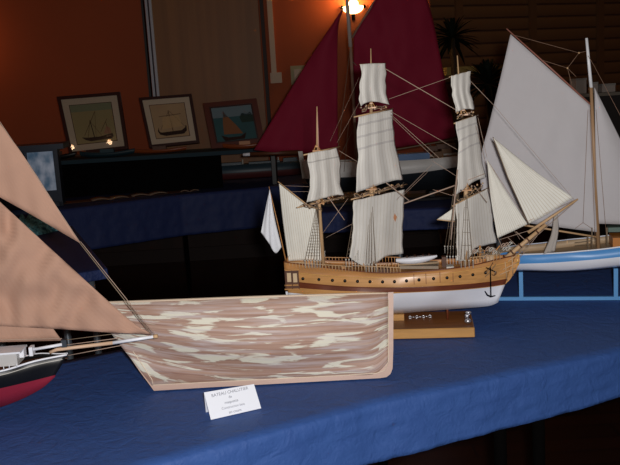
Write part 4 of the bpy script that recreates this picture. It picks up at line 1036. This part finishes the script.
# long tanker-like model with grey-teal sides and red bottom
p = onz(255, 179, .75)
t = empty('ship_model', (p.x, p.y+.12, .75), rad(4), 'long grey-blue ship model with dull red bottom on the rear table', 'model ship')
mb = MB(); n = 20; Lg_ = .85
lv = [(.0, .04), (.012, .065), (.055, .07), (.056, .07), (.12, .075)]
for i in range(n+1):
    t_ = i/n; s_ = min(1, (sin(pi*min(.995, max(.005, t_))))**.4)
    for sg in (-1, 1):
        for z_, b_ in (lv if sg < 0 else lv[::-1]): mb.v.append(Vector(((t_-.5)*Lg_*(1+z_*.4), sg*b_*s_, z_)))
for i in range(n):
    for j in range(9): mb.face((i*10+j, i*10+j+1, (i+1)*10+j+1, (i+1)*10+j), 0 if j in (0, 1, 2, 6, 7, 8) else 1)
    mb.face((i*10+9, i*10, (i+1)*10, (i+1)*10+9), 0)
for pz_ in (0,): pass
o = mb.build('hull', [mat('dull_red_hull', (96, 44, 44), .5), grt], t, True)
for p_ in o.data.polygons:
    p_.material_index = 1 if p_.center.z > .056 else 0
for x, w_, h_ in ((-.2, .18, .02), (.08, .26, .015), (.3, .12, .03)): MB().box((x, 0, .12+h_/2), (w_, .08, h_)).build('superstructure', grt, t)
for x in (-.3, -.1, .2): MB().tube([(x, 0, .12), (x, 0, .16)], .006, 6).build('funnel', offwhite, t)
p = onz(125, 199); o = MB().box((0, 0, .001), (1.0, .16, .002)).build('paper_sheet', mat('brown_paper', (104, 66, 44), .8, var=.3, vscale=(3, 8, 3))); o.location = (p.x, p.y+.13, .7518); o.rotation_euler.z = rad(20)
tag(o, 'brown paper laid flat under the booklets on the rear table', 'paper')
# open books / papers along the front of the rear table
pap = mat('warm_grey_paper', (150, 128, 110), .7); 
for k, (x, y, w_, d_, rz, lb_) in enumerate(((106, 201, .26, .16, rad(22), 'open pale booklet nearest the left end of the rear table'), (146, 196.5, .26, .16, rad(20), 'open pale booklet at the middle of the rear table front'), (188, 193.5, .14, .06, rad(8), 'small tan booklet beside the grey-blue ship model'))):
    p = onz(x, y); b_ = empty('open_booklet', (p.x, p.y+.1, .7545), rz, lb_, 'booklet')
    for sg in (-1, 1):
        mb = MB()
        for i in range(7):
            u = i/6; z_ = .012*sin(pi*u*.9)+.001
            mb.v += [Vector((sg*u*w_/2, -d_/2, z_)), Vector((sg*u*w_/2, d_/2, z_))]
        for i in range(6): mb.face((2*i, 2*i+1, 2*i+3, 2*i+2))
        q = mb.build('page_block', pap, b_, True); q.modifiers.new('t', 'SOLIDIFY').thickness = .003
# two tiny pale figures at the shelf foot
for k, x in enumerate((160.8, 164.8)):
    p = onz(x, 187, .75); o = MB().tube([(0, 0, 0), (0, 0, .03), (0, 0, .05)], [.012, .008, .004], 8).ball((0, 0, .055), .008).build('figurine', mat('pale_grey_figure', (170, 172, 180), .5), None, True)
    o.location = (p.x, p.y-.0, .7508); tag(o, ('left' if k == 0 else 'right')+' one of two tiny pale figurines before the black shelf', 'figurine', 'pale figurines')

# ================================================================== BLUE DISPLAY CABINET (left)
p0 = ony(20, 150, 5.95); p1 = ony(51, 147, 5.95)
cb_ = empty('display_cabinet', ((p0.x+p1.x)/2-.08, 6.02, .7525), rad(8), 'dark blue cabinet with flat overhanging top and pale blue picture panels with added glow, behind tan sail', 'cabinet')
dkb = mat('dark_blue_lacquer', (20, 38, 62), .4); Wc = (p1.x-p0.x)+.22; zt2 = ony(40, 150, 5.95).z-.75; Dc = .2
MB().box((0, 0, zt2+.018), (Wc+.1, Dc+.12, .036)).build('top', dkb, cb_)
MB().box((0, .02, zt2/2), (Wc-.02, Dc-.06, zt2)).build('body', dkb, cb_)
for x in (-Wc/2+.015, -.02, Wc/2-.015): MB().box((x, -Dc/2+.01, zt2/2), (.026 if abs(x) > .1 else .012, .03, zt2)).build('upright', dkb, cb_)
MB().box((0, -Dc/2+.01, .015), (Wc, .03, .03)).build('plinth', dkb, cb_)
pb = mat('pale_blue_glow_print', (190, 230, 255), .4, col2=(120, 170, 205), vscale=(14, 14, 9)); pg = mat('grey_blue_glow_print', (205, 218, 240), .4, col2=(90, 130, 165), vscale=(14, 14, 9))
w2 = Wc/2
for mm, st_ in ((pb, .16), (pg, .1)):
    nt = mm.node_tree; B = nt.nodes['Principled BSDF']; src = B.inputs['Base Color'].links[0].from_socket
    nt.links.new(src, B.inputs['Emission Color']); B.inputs['Emission Strength'].default_value = st_  # faint glow added to the panel colours to brighten them
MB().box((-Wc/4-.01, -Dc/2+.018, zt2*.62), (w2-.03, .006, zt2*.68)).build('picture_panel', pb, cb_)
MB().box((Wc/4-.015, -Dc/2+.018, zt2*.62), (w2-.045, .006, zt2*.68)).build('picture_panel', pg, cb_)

# teal netting heap on the left table
p = onz(22, 236, .75); mb = MB(); n = 22
for i in range(n+1):
    for j in range(n+1):
        x, y = (i/n-.5)*.3, (j/n-.5)*.24; r_ = max(0, 1-(x/.15)**2)*max(0, 1-(y/.12)**2)
        mb.v.append(Vector((x, y, .001+r_**.5*(.07+.08*noise.noise(Vector((x*26, y*26, 2)))))))
for i in range(n):
    for j in range(n): mb.face((i*(n+1)+j, (i+1)*(n+1)+j, (i+1)*(n+1)+j+1, i*(n+1)+j+1))
o = mb.build('crumpled_net', mat('teal_netting', (150, 235, 245), .6, col2=(40, 110, 130), vscale=(60, 60, 60)), None, False)
o.location = (p.x, p.y+.1, .752); o.rotation_euler.z = rad(-30); tag(o, 'crumpled teal net heaped on the left middle table', 'net')

# ================================================================== PALMS
def palm(px, py, y, rr, n, label, seed):
    random.seed(seed); c = ony(px, py, y); r_ = empty('potted_palm', (c.x, c.y, 0), 0, label, 'plant')
    leaf = MATS.get('palm_leaf') or mat('palm_leaf', (16, 24, 14), .7, spec=.2)
    MB().tube([(0, 0, 0), (0, 0, .32)], [.13, .18], 18).build('pot', brown, r_, True)
    MB().tube([(0, 0, .32), (.02, 0, c.z*.6), (0, 0, c.z)], [.035, .03, .025], 10).build('stem', mat('palm_stem', (60, 44, 30), .8), r_, True)
    mb = MB()
    for k in range(n):
        az = random.uniform(0, 2*pi); el = random.uniform(-.5, 1.45); L_ = rr*random.uniform(.75, 1.1)
        d = Vector((cos(az)*cos(el), sin(az)*cos(el), sin(el))); sd_ = d.cross(Vector((0, 0, 1))).normalized(); b = len(mb.v)
        for i in range(7):
            t_ = i/6; w_ = .016*(sin(pi*min(.99, t_*.85+.12)))+.001
            q = Vector((0, 0, c.z))+d*L_*t_-Vector((0, 0, 1))*L_*.3*t_*t_
            mb.v += [q-sd_*w_, q+Vector((0, 0, -w_*.35)), q+sd_*w_]
        for i in range(6):
            mb.face((b+3*i, b+3*i+1, b+3*i+4, b+3*i+3)); mb.face((b+3*i+1, b+3*i+2, b+3*i+5, b+3*i+4))
    mb.build('foliage', leaf, r_)
palm(452, 38, 7.35, .27, 75, 'dark spiky palm beside the red mainsail top', 3)
palm(488, 84, 6.4, .28, 90, 'lower dark spiky palm between the fore mast and the white mainsail', 5)

# ================================================================== DARK CABINET WITH GREY BOXES (far right)
kx0, kx1 = ony(566, 88, 5.6), ony(640, 88, 5.6)
kb = empty('side_cabinet', ((kx0.x+kx1.x)/2, 5.75, 0), 0, 'tall dark cabinet at far right behind the white jib', 'cabinet')
hk = ony(600, 96, 5.6).z; Wk = kx1.x-kx0.x
MB().box((0, 0, hk/2), (Wk, .3, hk)).build('body', mat('very_dark_wood', (24, 16, 14), .6), kb)
MB().box((0, -.01, hk+.01), (Wk+.03, .34, .02)).build('top', mat('grey_board', (120, 112, 100), .6), kb)
gb = mat('grey_beige_card', (170, 160, 152), .7)
for (px, py, w_, h_, lb_, rz) in ((578, 78, .075, .09, 'grey beige box on the cabinet left of the white mast', .2), (593, 86, .05, .06, 'small grey box on the cabinet just right of the white mast', -.2), (606, 88, .09, .045, 'flat grey object on the cabinet nearest the right edge', .1)):
    p = ony(px, py, 5.7); o = empty('storage_box', (p.x, 5.7, hk+.021), rz, lb_, 'box')
    MB().box((0, 0, h_/2), (w_, .08, h_)).build('body', gb, o)
    MB().box((0, 0, h_+.004), (w_+.006, .086, .012)).build('lid', mat('grey_lid', (150, 146, 140), .6), o)

# ================================================================== LIGHT
world = bpy.data.worlds.new('World'); bpy.context.scene.world = world; world.use_nodes = True
bg = world.node_tree.nodes['Background']; bg.inputs[0].default_value = (1, .86, .74, 1); bg.inputs[1].default_value = .13
def area(name, loc, target, w, h, power, col):
    ld = bpy.data.lights.new(name, 'AREA'); ld.shape = 'RECTANGLE'; ld.size = w; ld.size_y = h; ld.energy = power; ld.color = col
    o = bpy.data.objects.new(name, ld); C.objects.link(o); o.location = loc
    o.rotation_euler = (Vector(target)-Vector(loc)).to_track_quat('-Z', 'Y').to_euler(); return o
area('camera_flash', CAM+Rt*.05+Up*.03-Fw*.02, CAM+Fw*5+Rt*.05+Up*.03, .05, .03, 36, (1, .97, .95))
ld = bpy.data.lights.new('wall_lamp_light', 'POINT'); ld.energy = 7; ld.color = (1, .5, .14); ld.shadow_soft_size = .05
lo = bpy.data.objects.new('wall_lamp_light', ld); C.objects.link(lo); lo.location = (lp.x, WY-.13, lp.z+.06)
ld = bpy.data.lights.new('second_lamp_light', 'POINT'); ld.energy = 2; ld.color = (1, .4, .1); ld.shadow_soft_size = .06
lo = bpy.data.objects.new('second_lamp_light', ld); C.objects.link(lo); lo.location = (ony(-45, 40, WY).x, WY-.25, ony(-45, 40, WY).z)
vs = bpy.context.scene.view_settings
vs.view_transform = 'Standard'; vs.look = 'None'; vs.gamma = 1; vs.use_curve_mapping = False; vs.exposure = 0
